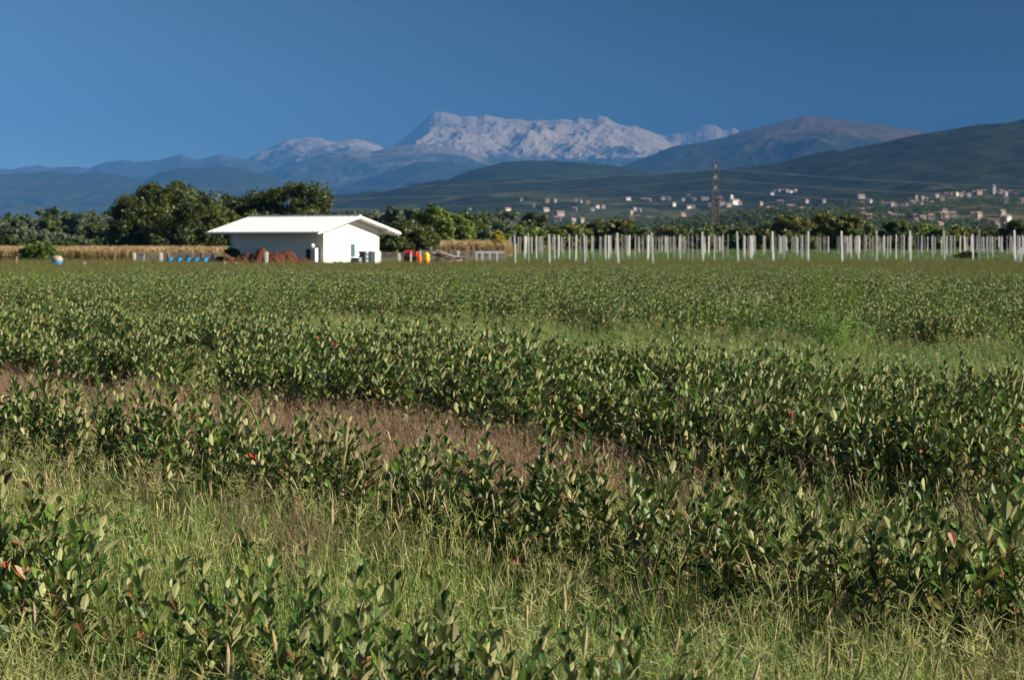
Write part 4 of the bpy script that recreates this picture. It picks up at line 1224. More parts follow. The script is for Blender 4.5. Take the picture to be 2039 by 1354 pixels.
# ------------------------------------------------------------------ blue tubs on a plank
t = thing('plank_bench', (gx(372, 160), 160, 0), 'long pale plank on low supports under the blue tubs', 'bench')
m_ = MB(); m_.box((0, 0, -0.10), (3.3, 0.5, 0.05)); m_.build('plank', M['pale_wood'], t)
for xx in (-1.3, 0.1, 1.3):
    m_ = MB(); m_.box((xx, 0, 0.036), (0.14, 0.4, 0.078)); m_.build('support', M['concrete'], t)
crn = ['leftmost', 'second from the left', 'third from the left before a post', 'fourth from the left', 'rightmost large one']
for k, px_ in enumerate((338, 355.5, 374, 390, 407.5)):
    t = thing('tub', (gx(px_, 160), 160, 0.126), 'bright blue plastic tub on the pale plank, ' + crn[k], 'tub', 'blue tubs on the plank', rng.uniform(-.1, .1))
    m_ = MB(); m_.lathe([(0.15, 0), (0.19, 0.05), (0.215, 0.30), (0.235, 0.31), (0.235, 0.35), (0.20, 0.35), (0.19, 0.10), (0.02, 0.08)], n=14)
    m_.build('body', M['cyan_blue'], t, smooth=False)
    for sgn in (-1, 1):
        m_ = MB(); m_.tube([(sgn * 0.235, -0.06, 0.31), (sgn * 0.275, -0.03, 0.29), (sgn * 0.275, 0.03, 0.29), (sgn * 0.235, 0.06, 0.31)], 0.014, 5); m_.build('handle', M['deep_blue'], t)
t = thing('canister', (gx(420, 160), 160, 0), 'narrow dark blue canister right of the blue tubs', 'canister')
m_ = MB(); m_.box((0, 0, 0.20), (0.20, 0.16, 0.40)); m_.box((0, 0, 0.44), (0.2, 0.16, 0.08), taper=0.5); m_.build('body', M['deep_blue'], t)
m_ = MB(); m_.lathe([(0.03, 0), (0.03, 0.05), (0.01, 0.055)], (0.02, 0, 0.482), 8); m_.build('cap', M['black'], t)

# barrel with its beige cover, dark bin, stakes
t = thing('barrel', (gx(113.5, 150), 150, 0), 'blue barrel with a beige cover at the left edge of the field', 'barrel')
m_ = MB(); m_.lathe([(0.30, -0.02), (0.33, 0.02), (0.345, 0.12), (0.335, 0.15), (0.35, 0.18), (0.355, 0.32), (0.34, 0.35), (0.35, 0.38)], n=18); m_.build('drum', M['blue'], t)
m_ = MB(); m_.lathe([(0.36, 0.384), (0.365, 0.46), (0.34, 0.58), (0.24, 0.66), (0.06, 0.68)], n=18); m_.build('cover', M['beige'], t)
t = thing('bin', (gx(283, 158), 158, 0), 'dark grey bin with a brown lid behind the field edge', 'bin')
m_ = MB(); m_.box((0, 0, 0.34), (0.26, 0.26, 0.68), taper=1.2); m_.build('body', M['dark_grey'], t)
m_ = MB(); m_.box((0, 0, 0.74), (0.42, 0.36, 0.10), taper=0.85); m_.build('lid', M['grey_wood'], t)
for sgn in (-1, 1):
    m_ = MB(); m_.tube([(sgn * 0.1, -0.15, 0.06), (sgn * 0.1 + 0.04, -0.15, 0.06)], 0.07, 10); m_.build('wheel', M['black'], t)
def stake(px_, ytop, d_, lab, mat, lean=0.0, r_=0.035):
    zt = EYE + (HY - ytop) / F * d_
    o = MB().tube([(0, 0, 0), (lean * 0.5, 0, zt * 0.5), (lean, 0, zt)], [r_, r_ * 0.95, r_ * 0.85], 6).build('stake', mat, None, (gx(px_, d_), d_, -0.02))
    tag(o, lab, 'stake', 'stakes along the field edge')
stake(164, 520, 148, 'dark leaning stake right of the blue barrel', M['dark_grey'], 0.1, 0.07)
stake(169, 522, 148, 'grey stake pressed against the dark leaning stake', M['concrete'], 0.04, 0.04)
stake(33, 510, 158, 'pinkish wooden stake at the left end of the field edge', M['pale_wood'], 0.02, 0.04)
stake(228, 508, 158, 'brown wooden stake in the tan crop left of the white posts', M['wood'], 0.0, 0.05)
stake(22, 522, 155, 'short dark stake left of the pinkish one', M['grey_wood'], 0.02)
stake(44, 524, 155, 'short dark stake right of the pinkish one', M['grey_wood'], -0.02)
stake(135, 520, 156, 'short brown stake right behind the blue barrel', M['wood'], 0.03)
stake(116, 505, 165, 'dark brown post with a knobbed top behind the barrel', M['dark_red'], 0.02, 0.09)
for k, (px_, w_, h_, mt, lb) in enumerate([(200, 0.30, .22, 'dark_red', 'small dark red clod beside the brown stake'), (212, 0.24, .24, 'pale_wood', 'pale stone lying in the grass left of the white posts'), (447, 0.2, .28, 'pale_wood', 'pale stump at the left foot of the soil heap'), (470, 0.22, .26, 'pale_wood', 'pale stone at the foot of the red soil heap')]):
    r = np.random.default_rng(k); m_ = MB(); m_.lathe([(w_ * .42, 0), (w_ * .5, h_ * .35), (w_ * .42, h_ * .75), (w_ * .2, h_)], n=9)
    V = m_.v[0]; V += r.normal(0, w_ * 0.05, V.shape)
    o = m_.build('stone', M[mt], None, (gx(px_, 152), 152, 0.0)); tag(o, lb, 'stone', 'stones at the field edge')

# ------------------------------------------------------------------ red machine, tubs, timber, white frames
t = thing('farm_machine', (gx(819, 160), 160, 0), 'dark red farm machine with bright red top beside the tree', 'machine', rz=-0.2)
m_ = MB(); m_.box((0, 0, 0.36), (0.86, 0.7, 0.42)); m_.build('frame', M['dark_red'], t)
m_ = MB(); m_.box((-0.18, 0, 0.70), (0.42, 0.6, 0.24), taper=0.8); m_.build('hopper', M['dark_red'], t)
m_ = MB(); m_.box((-0.20, 0, 0.90), (0.46, 0.5, 0.15), taper=0.8, tilt=0.12); m_.build('bonnet', M['red'], t)
m_ = MB(); m_.box((0.30, -0.02, 0.76), (0.22, 0.4, 0.28), taper=0.85); m_.build('cover', M['red'], t)
m_ = MB(); m_.tube([(0.05, -0.37, 0.0), (0.05, -0.37, 0.78)], 0.055, 8); m_.build('leg', M['concrete'], t)
for xx in (-0.28, 0.28):
    for yy_ in (-0.36, 0.30):
        m_ = MB(); m_.tube([(xx, yy_, 0.17), (xx, yy_ + 0.10, 0.17)], 0.17, 14); m_.build('wheel', M['black'], t)
t = thing('tub_stack', (gx(849, 158), 158, 0), 'yellow tub stacked on an orange tub right of the red machine', 'tubs')
m_ = MB(); m_.lathe([(0.15, 0), (0.20, .05), (0.21, .30), (0.19, .33)], n=14); m_.build('orange_tub', M['orange'], t)
m_ = MB(); m_.lathe([(0.19, .334), (0.215, .40), (0.205, .46), (0.215, .52), (0.205, .58), (0.215, .64), (0.20, .76), (0.12, .80)], n=14); m_.build('yellow_tub', M['yellow'], t)
m_ = MB(); m_.lathe([(0.13, .804), (0.10, .86), (0.03, .88)], n=10); m_.build('lid', M['beige'], t)
t = thing('gas_bottle', (gx(835, 159), 159, 0), 'orange bottle with a pale cap between the machine and the yellow tub', 'bottle')
m_ = MB(); m_.lathe([(0.12, 0), (0.13, .05), (0.13, .62), (0.08, .72)], n=12); m_.build('body', M['orange'], t)
m_ = MB(); m_.lathe([(0.07, .724), (0.12, .78), (0.12, .90), (0.06, .93)], n=12); m_.build('cap', M['beige'], t)
# timber heap: every log its own thing
logs = [(866, .12, 1.5, .1, .13, 'pale_wood', 'pale log on the left bottom of the timber heap'), (880, .10, 1.7, -.05, .12, 'grey_wood', 'grey log at the bottom of the timber heap'),
        (900, .14, 1.6, .12, .15, 'pale_wood', 'thick pale log at the middle bottom of the heap'), (915, .11, 1.4, .0, .11, 'grey_wood', 'grey log at the right bottom of the heap'),
        (872, .34, 1.4, .2, .12, 'grey_wood', 'brown grey log lying second layer at left of heap'), (890, .36, 1.6, -.1, .11, 'pale_wood', 'pinkish log in the second layer of the heap'),
        (908, .37, 1.4, .15, .12, 'grey_wood', 'dark log in the second layer at right of heap'), (878, .55, 1.3, -.35, .10, 'grey_wood', 'slanting grey branch high on the left of the heap'),
        (896, .56, 1.5, -.28, .12, 'grey_wood', 'slanting dark trunk on top of the heap'), (887, .70, .9, -.42, .09, 'grey_wood', 'topmost slanting branch of the timber heap')]
for px_, z_, L_, tl, r_, mt, lb in logs:
    m_ = MB(); pts = [(-L_ / 2 + L_ * k / 4, rng.normal(0, .03), math.sin(tl) * (-L_ / 2 + L_ * k / 4) + rng.normal(0, .015)) for k in range(5)]
    m_.tube(pts, [r_, r_ * 1.04, r_ * 0.95, r_ * 0.92, r_ * 0.8], 9)
    o = m_.build('log', M[mt], None, (gx(px_, 164), 164 + rng.uniform(-.4, .4), z_ + 0.02), rz=rng.uniform(-.5, .5)); tag(o, lb, 'log', 'logs in the timber heap')
stake(871, 498, 164.5, 'pale round-headed stake rising from the timber heap', M['concrete_white'], 0, 0.08)
stake(925, 512, 160, 'dark stub of a post right of the timber heap', M['black'], -0.08, 0.08)
stake(906, 522, 160, 'short dark peg in front of the timber heap', M['grey_wood'], 0, 0.05)
def frame_rack(pa, pb, yt, d_, legs, lab):
    zt = EYE + (HY - yt) / F * d_
    xa, xb = gx(pa, d_), gx(pb, d_)
    t = thing('metal_frame', (xa, d_, 0), lab, 'frame')
    L = xb - xa
    m_ = MB(); m_.box((L / 2, 0, zt - 0.06), (L + 0.12, 0.10, 0.12)); m_.build('top_rail', M['steel'], t)
    m_ = MB(); m_.box((L / 2, 0.9, zt - 0.06), (L + 0.12, 0.08, 0.10)); m_.build('rear_rail', M['steel'], t)
    for p_ in legs:
        m_ = MB(); m_.box((gx(p_, d_) - xa, 0, (zt - 0.122) / 2), (0.13, 0.10, zt - 0.122)); m_.build('leg', M['steel'], t)
    for p_ in (legs[0], legs[-1]):
        m_ = MB(); m_.box((gx(p_, d_) - xa, 0.9, (zt - 0.112) / 2), (0.10, 0.08, zt - 0.112)); m_.build('leg', M['steel'], t)
        m_ = MB(); m_.box((gx(p_, d_) - xa, 0.45, zt - 0.06), (0.08, 0.80, 0.08)); m_.build('cross_rail', M['steel'], t)
frame_rack(948, 1002, 501, 166, (949, 961, 975.5, 990), 'pale steel frame on legs left of the vineyard')
frame_rack(2031, 2075, 493, 160, (2032, 2050, 2072), 'white steel frame at the right edge of the vineyard')

# ------------------------------------------------------------------ vineyard posts
front = [1025, 1095, 1163.5, 1232, 1301, 1400, 1470, 1540, 1609, 1677, 1746, 1813, 1881, 1950, 2021, 2090]
pm = MB(); pm.box((0, 0, 1.0), (0.10, 0.095, 2.0), taper=0.9); pm.box((0, 0, 2.028), (0.088, 0.082, 0.05), taper=0.6)
POST = pm.mesh('vineyard_post', [M['concrete_white']])
pm = MB(); pm.box((0, 0, 1.0), (0.070, 0.068, 2.0), taper=0.92); pm.box((0, 0, 2.02), (0.055, 0.052, 0.035), taper=0.6)
THIN = pm.mesh('vineyard_post', [M['concrete']])
for k, px_ in enumerate(front):
    d_ = np.interp(px_, [1025, 1301, 1400, 2039], [150.5, 152, 160, 168])
    o = link('vineyard_post', POST, None, (gx(px_, d_), d_, -0.03))
    hh = (EYE + (HY - np.interp(px_, [1025, 1400, 2039], [467, 461, 457.5])) / F * d_) / 2.05
    o.scale = (1.15, 1.15, hh)
    o.rotation_euler = (rng.normal(0, .008), -0.028 + rng.normal(0, .012), rng.normal(0, .1))
    tag(o, 'thick white end post in the front line of the vineyard, %s from the left' % ordw[k] if k < 14 else 'thick white end post of the vineyard cut by the right edge', 'post', 'white end posts of the vineyard')
vin = []
for k in range(-14, 30):
    bx = 0.19 + 2.47 * k; bd = 150.5 + 17 * (k / 13.0)
    for j in range(1, 16):
        if j == 1: dr_ = 0.12 + rng.normal(0, .016)
        if j == 1: ox_, od_ = rng.normal(0, .25), rng.uniform(-7, 7)
        d_ = bd + j * 13.5 + od_ + rng.normal(0, 1.2)
        x_ = bx + ox_ + dr_ * (d_ - bd) + rng.normal(0, .22)
        px_ = CX + F * x_ / d_
        if d_ > 352 or px_ < 1016 or px_ > 2060 or (k < 0 and j < 3): continue
        vin.append((d_, x_))
vin.sort()
for d_, x_ in vin[:284]:
    o = link('vineyard_post', THIN, None, (x_, d_, -0.02)); o.scale = (1.12, 1.12, rng.uniform(0.97, 1.05))
    o.rotation_euler = (rng.normal(0, .012), rng.normal(0, .016), rng.normal(0, .2))
    tag(o, 'slim pale grey post in the rows behind the white end posts', 'post', 'slim posts inside the vineyard')
# low growth between the posts
YW = [proto('vine_low', fm('vine_low', weed_plant(900 + i, h=0.5, ns=5, leaf=0.09, nl=12), M['weed'])) for i in range(3)]
n_ = 5200
dd = rng.uniform(150, 356, n_); pp = rng.uniform(1012, 2060, n_)
put('vineyard_undergrowth', YW, gx(pp, dd), dd, 0.6, 1.15, 'low green and brown growth between the vineyard posts', 'undergrowth')

# ------------------------------------------------------------------ pylon and its cables
pd = 766.0
t = thing('pylon', (gx(1423, pd), pd, 0), 'tall narrow rusty lattice pylon rising above the vineyard', 'pylon')
zt = EYE + (HY - 321) / F * pd
def hw(z): return 1.25 - (1.25 - 0.62) * z / zt
m_ = None
for a_ in (-1, 1):
    for b_ in (-1, 1):
        q = MB(); q.tube([(a_ * hw(0), b_ * hw(0), 0), (a_ * hw(zt), b_ * hw(zt), zt)], 0.125, 5); q.build('leg', M['rust'], t)
br = MB(); nl_ = 15
for i in range(nl_):
    za, zb = zt * i / nl_, zt * (i + 1) / nl_
    for ax in range(2):
        for sg in (-1, 1):
            for fl in (-1, 1):
                p = [0, 0, za]; q = [0, 0, zb]
                p[ax] = fl * hw(za); p[1 - ax] = sg * hw(za); q[ax] = -fl * hw(zb); q[1 - ax] = sg * hw(zb)
                br.tube([p, q], 0.055, 4)
            p = [0, 0, za + .02]; q = [0, 0, za + .02]; p[ax] = -hw(za); q[ax] = hw(za); p[1 - ax] = q[1 - ax] = sg * hw(za)
            br.tube([p, q], 0.06, 4)
br.build('bracing', M['rust'], t)
cabz = [zt - 1.2, zt - 4.6, zt - 8.0]
for cz in cabz:
    for sg in (-1, 1):
        q = MB(); q.tube([(0, sg * hw(cz), cz - .5), (0, sg * 3.2, cz)], 0.09, 4); q.tube([(0, sg * hw(cz), cz + .4), (0, sg * 3.2, cz)], 0.07, 4); q.build('cross_arm', M['rust'], t)
        q = MB(); q.lathe([(0.05, 0), (.11, -.2), (.05, -.35), (.11, -.55), (.05, -.75), (.11, -.95), (.05, -1.1)][::-1], (0, sg * 3.2, cz), 8); q.build('insulator', M['steel'], t)
for k, cz in enumerate(cabz):
    for sg in (-1, 1):
        pts = []
        for side in (-1, 1):
            seg = [(side * L_, sg * 3.2 + 0.25 * L_ * 0.0, cz - 1.1 - 6.5 * (1 - ((L_ - 140) / 140) ** 2) if L_ <= 280 else 0) for L_ in np.linspace(0, 280, 30)]
            pts = (seg[::-1] + pts) if side < 0 else (pts + seg[1:])
        o = MB().tube(pts, 0.02, 4).build('power_cable', M['cable'], None, (gx(1423, pd), pd, 0))
        tag(o, '%s cable of the %s side strung sideways from the pylon' % (('top', 'middle', 'lowest')[k], 'near' if sg < 0 else 'far'), 'cable', 'power cables of the pylon')

# ------------------------------------------------------------------ houses on the slopes
def hit(px_, py_, dmin=1300):
    d_ = np.linspace(dmin, 7900, 3000)
    x_ = (px_ - CX) / F * d_
    yy_ = HY - (hill_z(x_, d_) - EYE) / d_ * F
    k = np.argmax(yy_ <= py_)
    if yy_[k] > py_: k = len(d_) - 1
    return float(x_[k]), float(d_[k]), float(hill_z(x_[k:k + 1], d_[k:k + 1])[0])

def house_mesh(L, W, Hh, wall, roof, key, cache={}):
    k = (round(L, 1), round(W, 1), round(Hh, 1), wall, roof)
    if k in cache: return cache[k]
    a = MB(); l, w_ = L / 2, W / 2; ap = Hh + W * 0.24
    V = [(-l, -w_, -3), (l, -w_, -3), (l, w_, -3), (-l, w_, -3), (-l, -w_, Hh), (l, -w_, Hh), (l, w_, Hh), (-l, w_, Hh), (-l, 0, ap), (l, 0, ap)]
    a.add(V, [(0, 1, 5, 4), (2, 3, 7, 6), (1, 2, 6, 9, 5), (3, 0, 4, 8, 7)])
    b = MB(); o_ = 0.5; t_ = 0.25
    for s in (-1, 1):
        V = [(-l - o_, s * (w_ + o_), Hh - o_ * .48), (l + o_, s * (w_ + o_), Hh - o_ * .48), (l + o_, 0, ap + .03), (-l - o_, 0, ap + .03)]
        V += [(x, y, z + t_) for x, y, z in V]
        f = [(0, 3, 2, 1), (4, 5, 6, 7), (0, 1, 5, 4), (1, 2, 6, 5), (2, 3, 7, 6), (3, 0, 4, 7)]
        if s > 0: f = [tuple(reversed(q)) for q in f]
        b.add(V, f)
    c = MB()
    nwin = max(2, int(L / 3)); fl = max(1, int(Hh / 2.9))
    for i in range(nwin):
        for j in range(fl):
            c.box((-l + L * (i + .5) / nwin, -w_ - .02, 1.6 + 2.9 * j), (1.0, 0.08, 1.3))
    for j in range(fl):
        for q in (-.25, .25): c.box((l + .02, W * q, 1.6 + 2.9 * j), (0.08, 1.0, 1.3))
    cache[k] = (a.mesh('wall', M[wall]), b.mesh('roof', M[roof]), c.mesh('windows', M['dark_grey']))
    return cache[k]

WC = {'w': ('house_white', 'white'), 'c': ('house_cream', 'cream'), 'p': ('house_pink', 'pink'), 'o': ('house_orange', 'orange'), 'g': ('house_grey', 'greyish')}
clusters = {
 'on the slope left of the pylon': [(1011, 419, 14, 'w'), (1038, 398, 7, 'g'), (1063, 411, 6, 'g'), (1090, 400, 9, 'p'), (1105, 400, 7, 'g'), (1086, 419, 16, 'p'), (1147, 400, 7, 'g'), (1155, 402, 8, 'w'), (1171, 404, 10, 'o'), (1144, 417, 11, 'p'), (1115, 428, 20, 'p'),
    (1180, 418, 9, 'w'), (1189, 412, 9, 'w'), (1201, 412, 8, 'g'), (1250, 396, 12, 'w'), (1263, 417, 8, 'g'), (1256, 423, 8, 'p'), (1273, 419, 8, 'w'), (1258, 437, 9, 'p'), (1269, 435, 8, 'p'), (1110, 438, 18, 'p'), (1141, 441, 11, 'w'), (1086, 436, 6, 'p'), (1158, 441, 8, 'g'), (1286, 398, 26, 'p'), (935, 419, 7, 'g')],
 'between the grey barn and the pylon': [(1320, 395, 10, 'w'), (1332, 396, 9, 'c'), (1341, 407, 9, 'w'), (1360, 398, 8, 'w'), (1381, 398, 11, 'w'), (1370, 389, 7, 'g'), (1371, 413, 10, 'w'), (1380, 412, 9, 'w'), (1359, 429, 12, 'o'), (1413, 409, 8, 'g'), (1403, 396, 18, 'p')],
 'near the church right of pylon': [(1438, 406, 14, 'w'), (1451, 409, 11, 'w'), (1473, 406, 8, 'g'), (1514, 406, 7, 'p'), (1528, 417, 8, 'p'), (1432, 396, 14, 'p')],
 'in the short row high on slope': [(1536.5, 386, 8, 'w'), (1542, 382, 6, 'g'), (1552, 381, 9, 'w'), (1559, 381, 6, 'g'), (1567, 380, 8, 'w'), (1574, 382, 8, 'w'), (1583, 379.5, 6, 'g')],
 'above the brownish trees': [(1605, 402, 9, 'p'), (1640, 401, 8, 'w'), (1574, 412, 20, 'p'), (1530, 417, 9, 'p'), (1545, 419, 9, 'p'), (1568, 423, 16, 'p'), (1553, 404, 14, 'p'), (1599, 425, 11, 'w'), (1617, 425, 8, 'g')],
 'in the village above the slender tower': [(1713, 393, 18, 'p'), (1722, 401, 9, 'c'), (1732, 402, 8, 'w'), (1716, 407, 8, 'p'), (1717, 421, 9, 'o'), (1729, 419, 8, 'p'), (1729, 438, 9, 'o'), (1715, 434, 7, 'p'), (1757, 407, 8, 'g'), (1766, 409, 9, 'p'), (1775, 409, 10, 'p'), (1783, 413, 8, 'w'), (1770, 431, 9, 'o'), (1779, 435, 11, 'c'),
    (1792, 410.5, 11, 'g'), (1804, 412, 8, 'p'), (1816, 405, 12, 'o'), (1827, 406, 9, 'o'), (1833, 409, 8, 'w'), (1835, 396, 9, 'p'), (1842, 398, 7, 'w'), (1855, 406.5, 10, 'g')],
 'in the hilltop village at right': [(1864, 391, 7, 'w'), (1875, 399, 10, 'c'), (1882, 389, 9, 'g'), (1893, 388, 7, 'g'), (1903, 388, 8, 'w'), (1912, 390, 7, 'p'), (1917, 387, 8, 'p'), (1927, 390, 10, 'g'), (1937.5, 386, 7, 'c'), (1948, 385, 15, 'o'), (1960, 383, 10, 'p'), (1986, 382, 13, 'c'), (1993, 384, 7, 'w'), (1991, 390, 10, 'g'), (2000, 387, 8, 'w'), (2010, 384, 9, 'p'), (2022, 390, 11, 'c'), (2002, 400, 8, 'p'), (2035, 403, 10, 'o')],
 'on the low ground at right': [(1794, 437.5, 10, 'o'), (1825, 446, 10, 'w'), (1836, 440, 8, 'c'), (1823, 437, 8, 'p'), (1852, 437, 7, 'g'), (1883, 433, 13, 'o'), (1875, 432, 9, 'o'), (1897, 432, 8, 'g'), (1878, 424, 16, 'c'), (1938, 433, 8, 'c'), (1947, 432, 7, 'p'), (1994, 428, 6, 'g'), (2005, 438.5, 9, 'w'), (1996, 440, 8, 'p'), (1870, 453, 10, 'o'), (1982, 451, 7, 'p')],
}
used = set()
for cl, hs in clusters.items():
    byc = {}
    for h in sorted(hs): byc.setdefault(h[3], []).append(h)
    for ck, lst in byc.items():
        for k, (px_, py_, wp, _) in enumerate(lst):
            hx, hd_, hz = hit(px_, py_ + 3)
            sc_ = hd_ / F
            wm = min(max(wp * sc_ * 0.86, 6), 26)
            wq = round(wm * 0.92 / 1.5) * 1.5
            dp = min(max(wq * 0.75, 6.5), 11); Hh = 5.9 if wq < 14 else 4.6
            wall, roof, win_ = house_mesh(wq, dp, Hh, WC[ck][0], 'tile', None)
            lab = '%s house with tiled roof %s, %s' % (WC[ck][1], cl, 'the only such one' if len(lst) == 1 else ordw[k] + ' such from left')
            t = thing('house', (hx, hd_, hz), lab, 'house', 'houses ' + cl, rng.uniform(-0.25, 0.55))
            link('wall', wall, t); link('roof', roof, t)
            lw = link('windows', win_, t); lw['kind'] = 'stuff'
# churches
def tower(px_, py_, wp, hp, wallm, roofm, lab, name='bell_tower', cat='tower', spire=0.3):
    hx, hd_, hz = hit(px_, py_)
    s = hd_ / F; W = wp * s; H = hp * s
    t = thing(name, (hx, hd_, hz), lab, cat, rz=0.3)
    MB().box((0, 0, H * (1 - spire) / 2 - 1), (W, W, H * (1 - spire) + 2)).build('shaft', M[wallm], t)
    MB().box((0, 0, H * (1 - spire) + 0.01 + 0.3), (W * 1.15, W * 1.15, 0.6)).build('cornice', M[wallm], t)
    MB().box((0, 0, H * (1 - spire / 2) + .62), (W, W, H * spire), taper=0.04).build('spire', M[roofm], t)
    for a_ in (0, 1):
        q = MB(); q.box((0, -W / 2 - .02, H * (1 - spire) - W * .6), (W * .35, 0.1, W * .7)) if a_ == 0 else q.box((W / 2 + .02, 0, H * (1 - spire) - W * .6), (0.1, W * .35, W * .7))
        q.build('belfry_opening', M['dark_grey'], t)
hx, hd_, hz = hit(1463, 408)
t = thing('church', (hx, hd_, hz), 'white church nave beside its tower right of the pylon', 'church', rz=0.5)
a, b, c = house_mesh(16.5, 9, 9, 'house_white', 'tile', None); link('wall', a, t); link('roof', b, t); link('windows', c, t)['kind'] = 'stuff'
tower(1456, 406, 6, 18, 'house_white', 'house_white', 'white church tower right of the pylon')
tower(1759, 449, 5, 18, 'house_grey', 'house_grey', 'slender grey bell tower behind the vineyard, standing alone', spire=0.45)
tower(1977, 386, 6, 19, 'house_grey', 'tile', 'grey bell tower in the hilltop village at right')
tower(1823, 400, 5, 11, 'house_pink', 'tile', 'reddish tower in the scattered village on the slope', spire=0.2)
# barn with a grey roof on the plain
bd_ = 900.0
t = thing('barn', (gx(1300, bd_), bd_, 0), 'large barn with a dark grey roof between trees behind the vineyard', 'barn', rz=-0.55)
a, b, c = house_mesh(9.0, 6.0, 4.4, 'house_white', 'slate', None); link('wall', a, t); link('roof', b, t); link('windows', c, t)['kind'] = 'stuff'
hx, hd_ = gx(66, 1150), 1150
t = thing('house', (hx, hd_, 0), 'small white house among the hazy trees at far left', 'house')
a, b, c = house_mesh(3.0, 6.0, 9.0, 'house_white', 'house_white', None); link('wall', a, t); link('roof', b, t)
hx, hd_ = gx(1271, 1000), 1000
t = thing('house', (hx, hd_, 0), 'small orange house left of the grey-roofed barn', 'house')
a, b, c = house_mesh(3.0, 5.0, 4.0, 'house_orange', 'tile', None); link('wall', a, t); link('roof', b, t)

# ------------------------------------------------------------------ single weeds that stand out
def weed_thing(px_, ybase, d_, h, mat, lab, kind='weed', **kw):
    dat = weed_plant(int(px_ + d_ * 3), h=h, **kw)
    t = thing(kind, (gx(px_, d_), d_, 0), lab, 'weed', 'weeds standing out of the crop')
    link('leaves', fm('leaves', dat, M[mat]), t)
wl = [(1640, 43.0, 1.15, 'weed_bright', 'tall bright green feathery weed in the dense field on the right', dict(ns=20, leaf=.13, nl=60, wide=.3, spread=.9)),
      (1668, 31.5, 0.75, 'weed_bright', 'bright green narrow weed at the edge of the lane, right of middle', dict(ns=16, leaf=.09, nl=50, wide=.4, spread=.5)),
      (1690, 33.0, 0.60, 'weed_bright', 'smaller bright weed just right of the narrow bright one', dict(ns=6, leaf=.06, nl=22, wide=.4, spread=.3)),
      (1400, 33.0, 0.55, 'weed_bright', 'light green weed at the lane edge in the middle right', dict(ns=6, leaf=.06, nl=20, wide=.5, spread=.35)),
      (1495, 46.0, 0.95, 'weed_pale', 'whitish flowering weed in the dense field', dict(ns=12, leaf=.08, nl=44, wide=.7, spread=.7)),
      (1850, 39.0, 0.95, 'weed_bright', 'yellow green pointed weed, left of a pair on the right side', dict(ns=10, leaf=.10, nl=50, wide=.35, spread=.4)),
      (1868, 39.5, 1.0, 'weed_bright', 'yellow green pointed weed, right of a pair on the right side', dict(ns=10, leaf=.10, nl=50, wide=.35, spread=.4)),
      (1365, 14.6, 0.80, 'weed_pale', 'pale seed-headed weed rising from the third crop row', dict(ns=4, leaf=.022, nl=60, wide=.8, spread=.2)),
      (410, 14.6, 0.62, 'weed_bright', 'bright lime green weed behind the second crop row', dict(ns=5, leaf=.03, nl=30, wide=.5, spread=.15)),
      (285, 15.2, 0.42, 'weed_pale', 'rounded yellow green plant in the shade of the second crop row', dict(ns=9, leaf=.022, nl=26, wide=.9, spread=.3)),
      (1180, 27.0, 0.42, 'weed_pale', 'whitish weed in the grass lane', dict(ns=7, leaf=.05, nl=16, wide=.8, spread=.5)),
      (720, 33, 0.75, 'weed_bright', 'slanting light green weed left of the middle', dict(ns=4, leaf=.05, nl=26, wide=.4, spread=.3)),
      (1865, 24, 0.7, 'weed', 'bluish weed in the lane on the right', dict(ns=7, leaf=.05, nl=20, wide=.6, spread=.4)),
      (1590, 14.0, 0.5, 'weed', 'green weed growing between third-row shrubs', dict(ns=6, leaf=.04, nl=22, wide=.5, spread=.3)),
      (1785, 34, 0.6, 'weed_pale', 'pale flowered weed at the lane edge on the right', dict(ns=8, leaf=.05, nl=20, wide=.6, spread=.4))]
for px_, d_, h, mt, lb, kw in wl: weed_thing(px_, 0, d_, h, mt, lb, **kw)
# arching shoot
m_ = MB(); m_.tube([(0, 0, 0), (0, 0, .45), (-.02, 0, .62), (-.07, 0, .74), (-.14, 0, .80), (-.19, 0, .80)], [.006, .006, .006, .007, .006, .003], 6)
o = m_.build('weed', M['weed_bright'], None, (gx(521, 14.0), 14.0, 0)); tag(o, 'bright green arching shoot bent to the left above the second row', 'weed')
# tall grass stalks in the foreground
def stalk(px_, d_, h, lean, lab, head=0.12, hr=0.0055):
    t = thing('grass_stalk', (gx(px_, d_), d_, 0), lab, 'grass stalk', 'tall single grass stalks in the foreground', rng.uniform(-.2, .2))
    pts = [(lean * (k / 5) ** 1.6, 0, h * k / 5) for k in range(6)]
    me = MB().tube(pts, [.0022, .002, .0018, .0016, .0014, .0011], 5).mesh('stem', M['foxtail'])
    link('stem', me, t)
    if head:
        V, q, rr = spikes(np.array([pts[-1]]), np.array([[lean * 1.2, 0.0, h * 0.6]]), np.array([head]), np.array([hr]), np.array([0.6]))
        link('seed_head', fastmesh('seed_head', V, [(q, 0)], [M['foxtail']], vattr={'rnd': rr}), t)
    nb = 3
    V, q, rr = blades(np.array([[pts[k][0], 0, pts[k][2]] for k in (1, 2, 3)]), rng.random(nb) * 6.283, np.array([.5, .4, .5]), np.array([.22, .2, .16]), np.full(nb, .006), np.array([.2, .5, .8]))
    link('blades', fastmesh('blades', V, [(q, 0)], [M['foxtail']], vattr={'rnd': rr}), t)['kind'] = 'stuff'
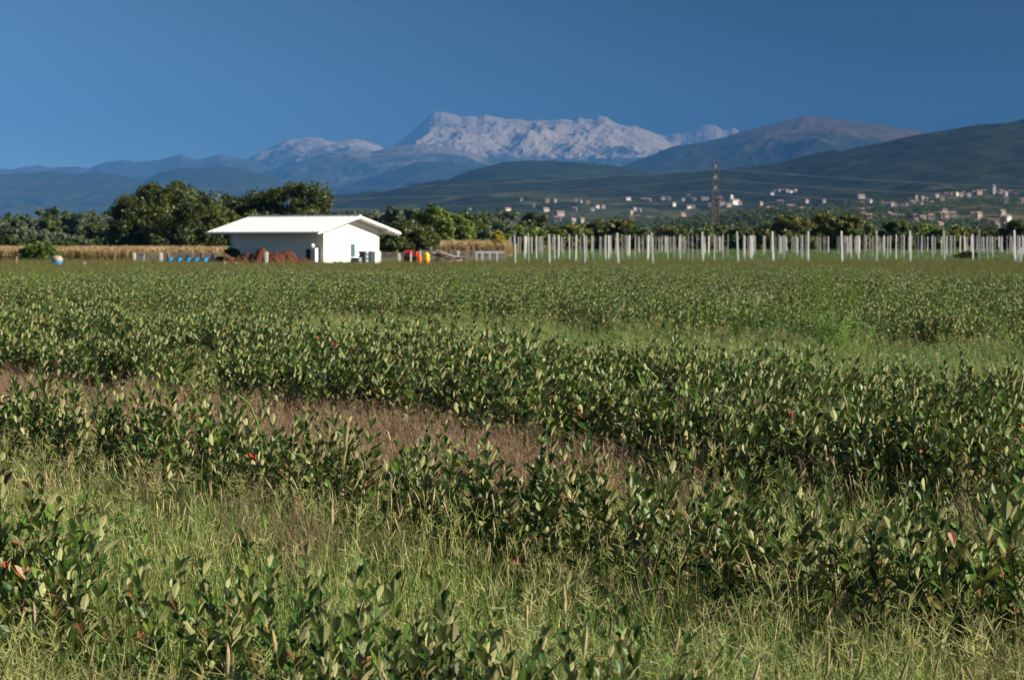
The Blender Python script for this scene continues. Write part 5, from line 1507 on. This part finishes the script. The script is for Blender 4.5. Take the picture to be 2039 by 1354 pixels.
stalk(640, 6.6, 1.08, 0.06, 'tallest pale grass stalk in front left of the middle', 0.13, .005)
stalk(652, 6.7, 0.90, 0.01, 'straight pale grass stalk beside the tallest one', 0.07, .005)
stalk(585, 6.3, 0.62, -0.05, 'thin brown grass stalk left of the tallest one', 0.06)
stalk(1132, 6.9, 0.62, -0.01, 'upright foxtail with a yellow head in front of the second row', 0.095)
stalk(1140, 6.4, 0.58, 0.03, 'leaning foxtail with a pinkish head right below the yellow one', 0.10)
stalk(985, 6.3, 0.53, 0.04, 'foxtail leaning right in the middle grass', 0.085)
stalk(1022, 6.0, 0.50, -0.02, 'upright foxtail in the middle foreground', 0.09)
stalk(905, 6.0, 0.50, 0.04, 'foxtail with pale head left of the foreground middle', 0.09)
stalk(1600, 7.0, 0.72, -0.14, 'feathery grass stalk arching left before the second row', 0.10, .004)
stalk(1645, 6.6, 0.52, 0.01, 'pale foxtail right of the arching stalk', 0.08)
stalk(1470, 6.3, 0.46, -0.02, 'pale foxtail left of the arching stalk', 0.08)
stalk(1610, 5.9, 0.42, -0.01, 'thick tan foxtail near the bottom on the right', 0.09, .007)
stalk(165, 5.9, 0.45, 0.0, 'broken tan grass stalk at the bottom left', 0.0)
stalk(1745, 10.5, 0.95, -0.12, 'thin long stalk leaning left among the right-hand shrubs', 0.08, .006)
stalk(1990, 11.5, 0.95, 0.10, 'thin long stalk leaning right at the right edge', 0.12, .007)
stalk(120, 6.7, 0.62, 0.03, 'greenish grass stalk among the nearest left shrubs', 0.0)

# ------------------------------------------------------------------ haze
hz = MB(); hz.box((0, 24000, 1399), (56000, 54000, 2800))
m, n, b = newmat('haze')
n.nodes.remove(b)
pv = n.nodes.new('ShaderNodeVolumePrincipled')
pv.inputs['Color'].default_value = (0.092, 0.305, 0.75, 1)
pv.inputs['Density'].default_value = 3.9e-5
pv.inputs['Anisotropy'].default_value = -0.5
n.links.new(pv.outputs[0], n.nodes['Material Output'].inputs['Volume'])
tag(hz.build('haze', m), 'pale blue haze lying over the far plain and mountains', 'haze', kind='stuff')
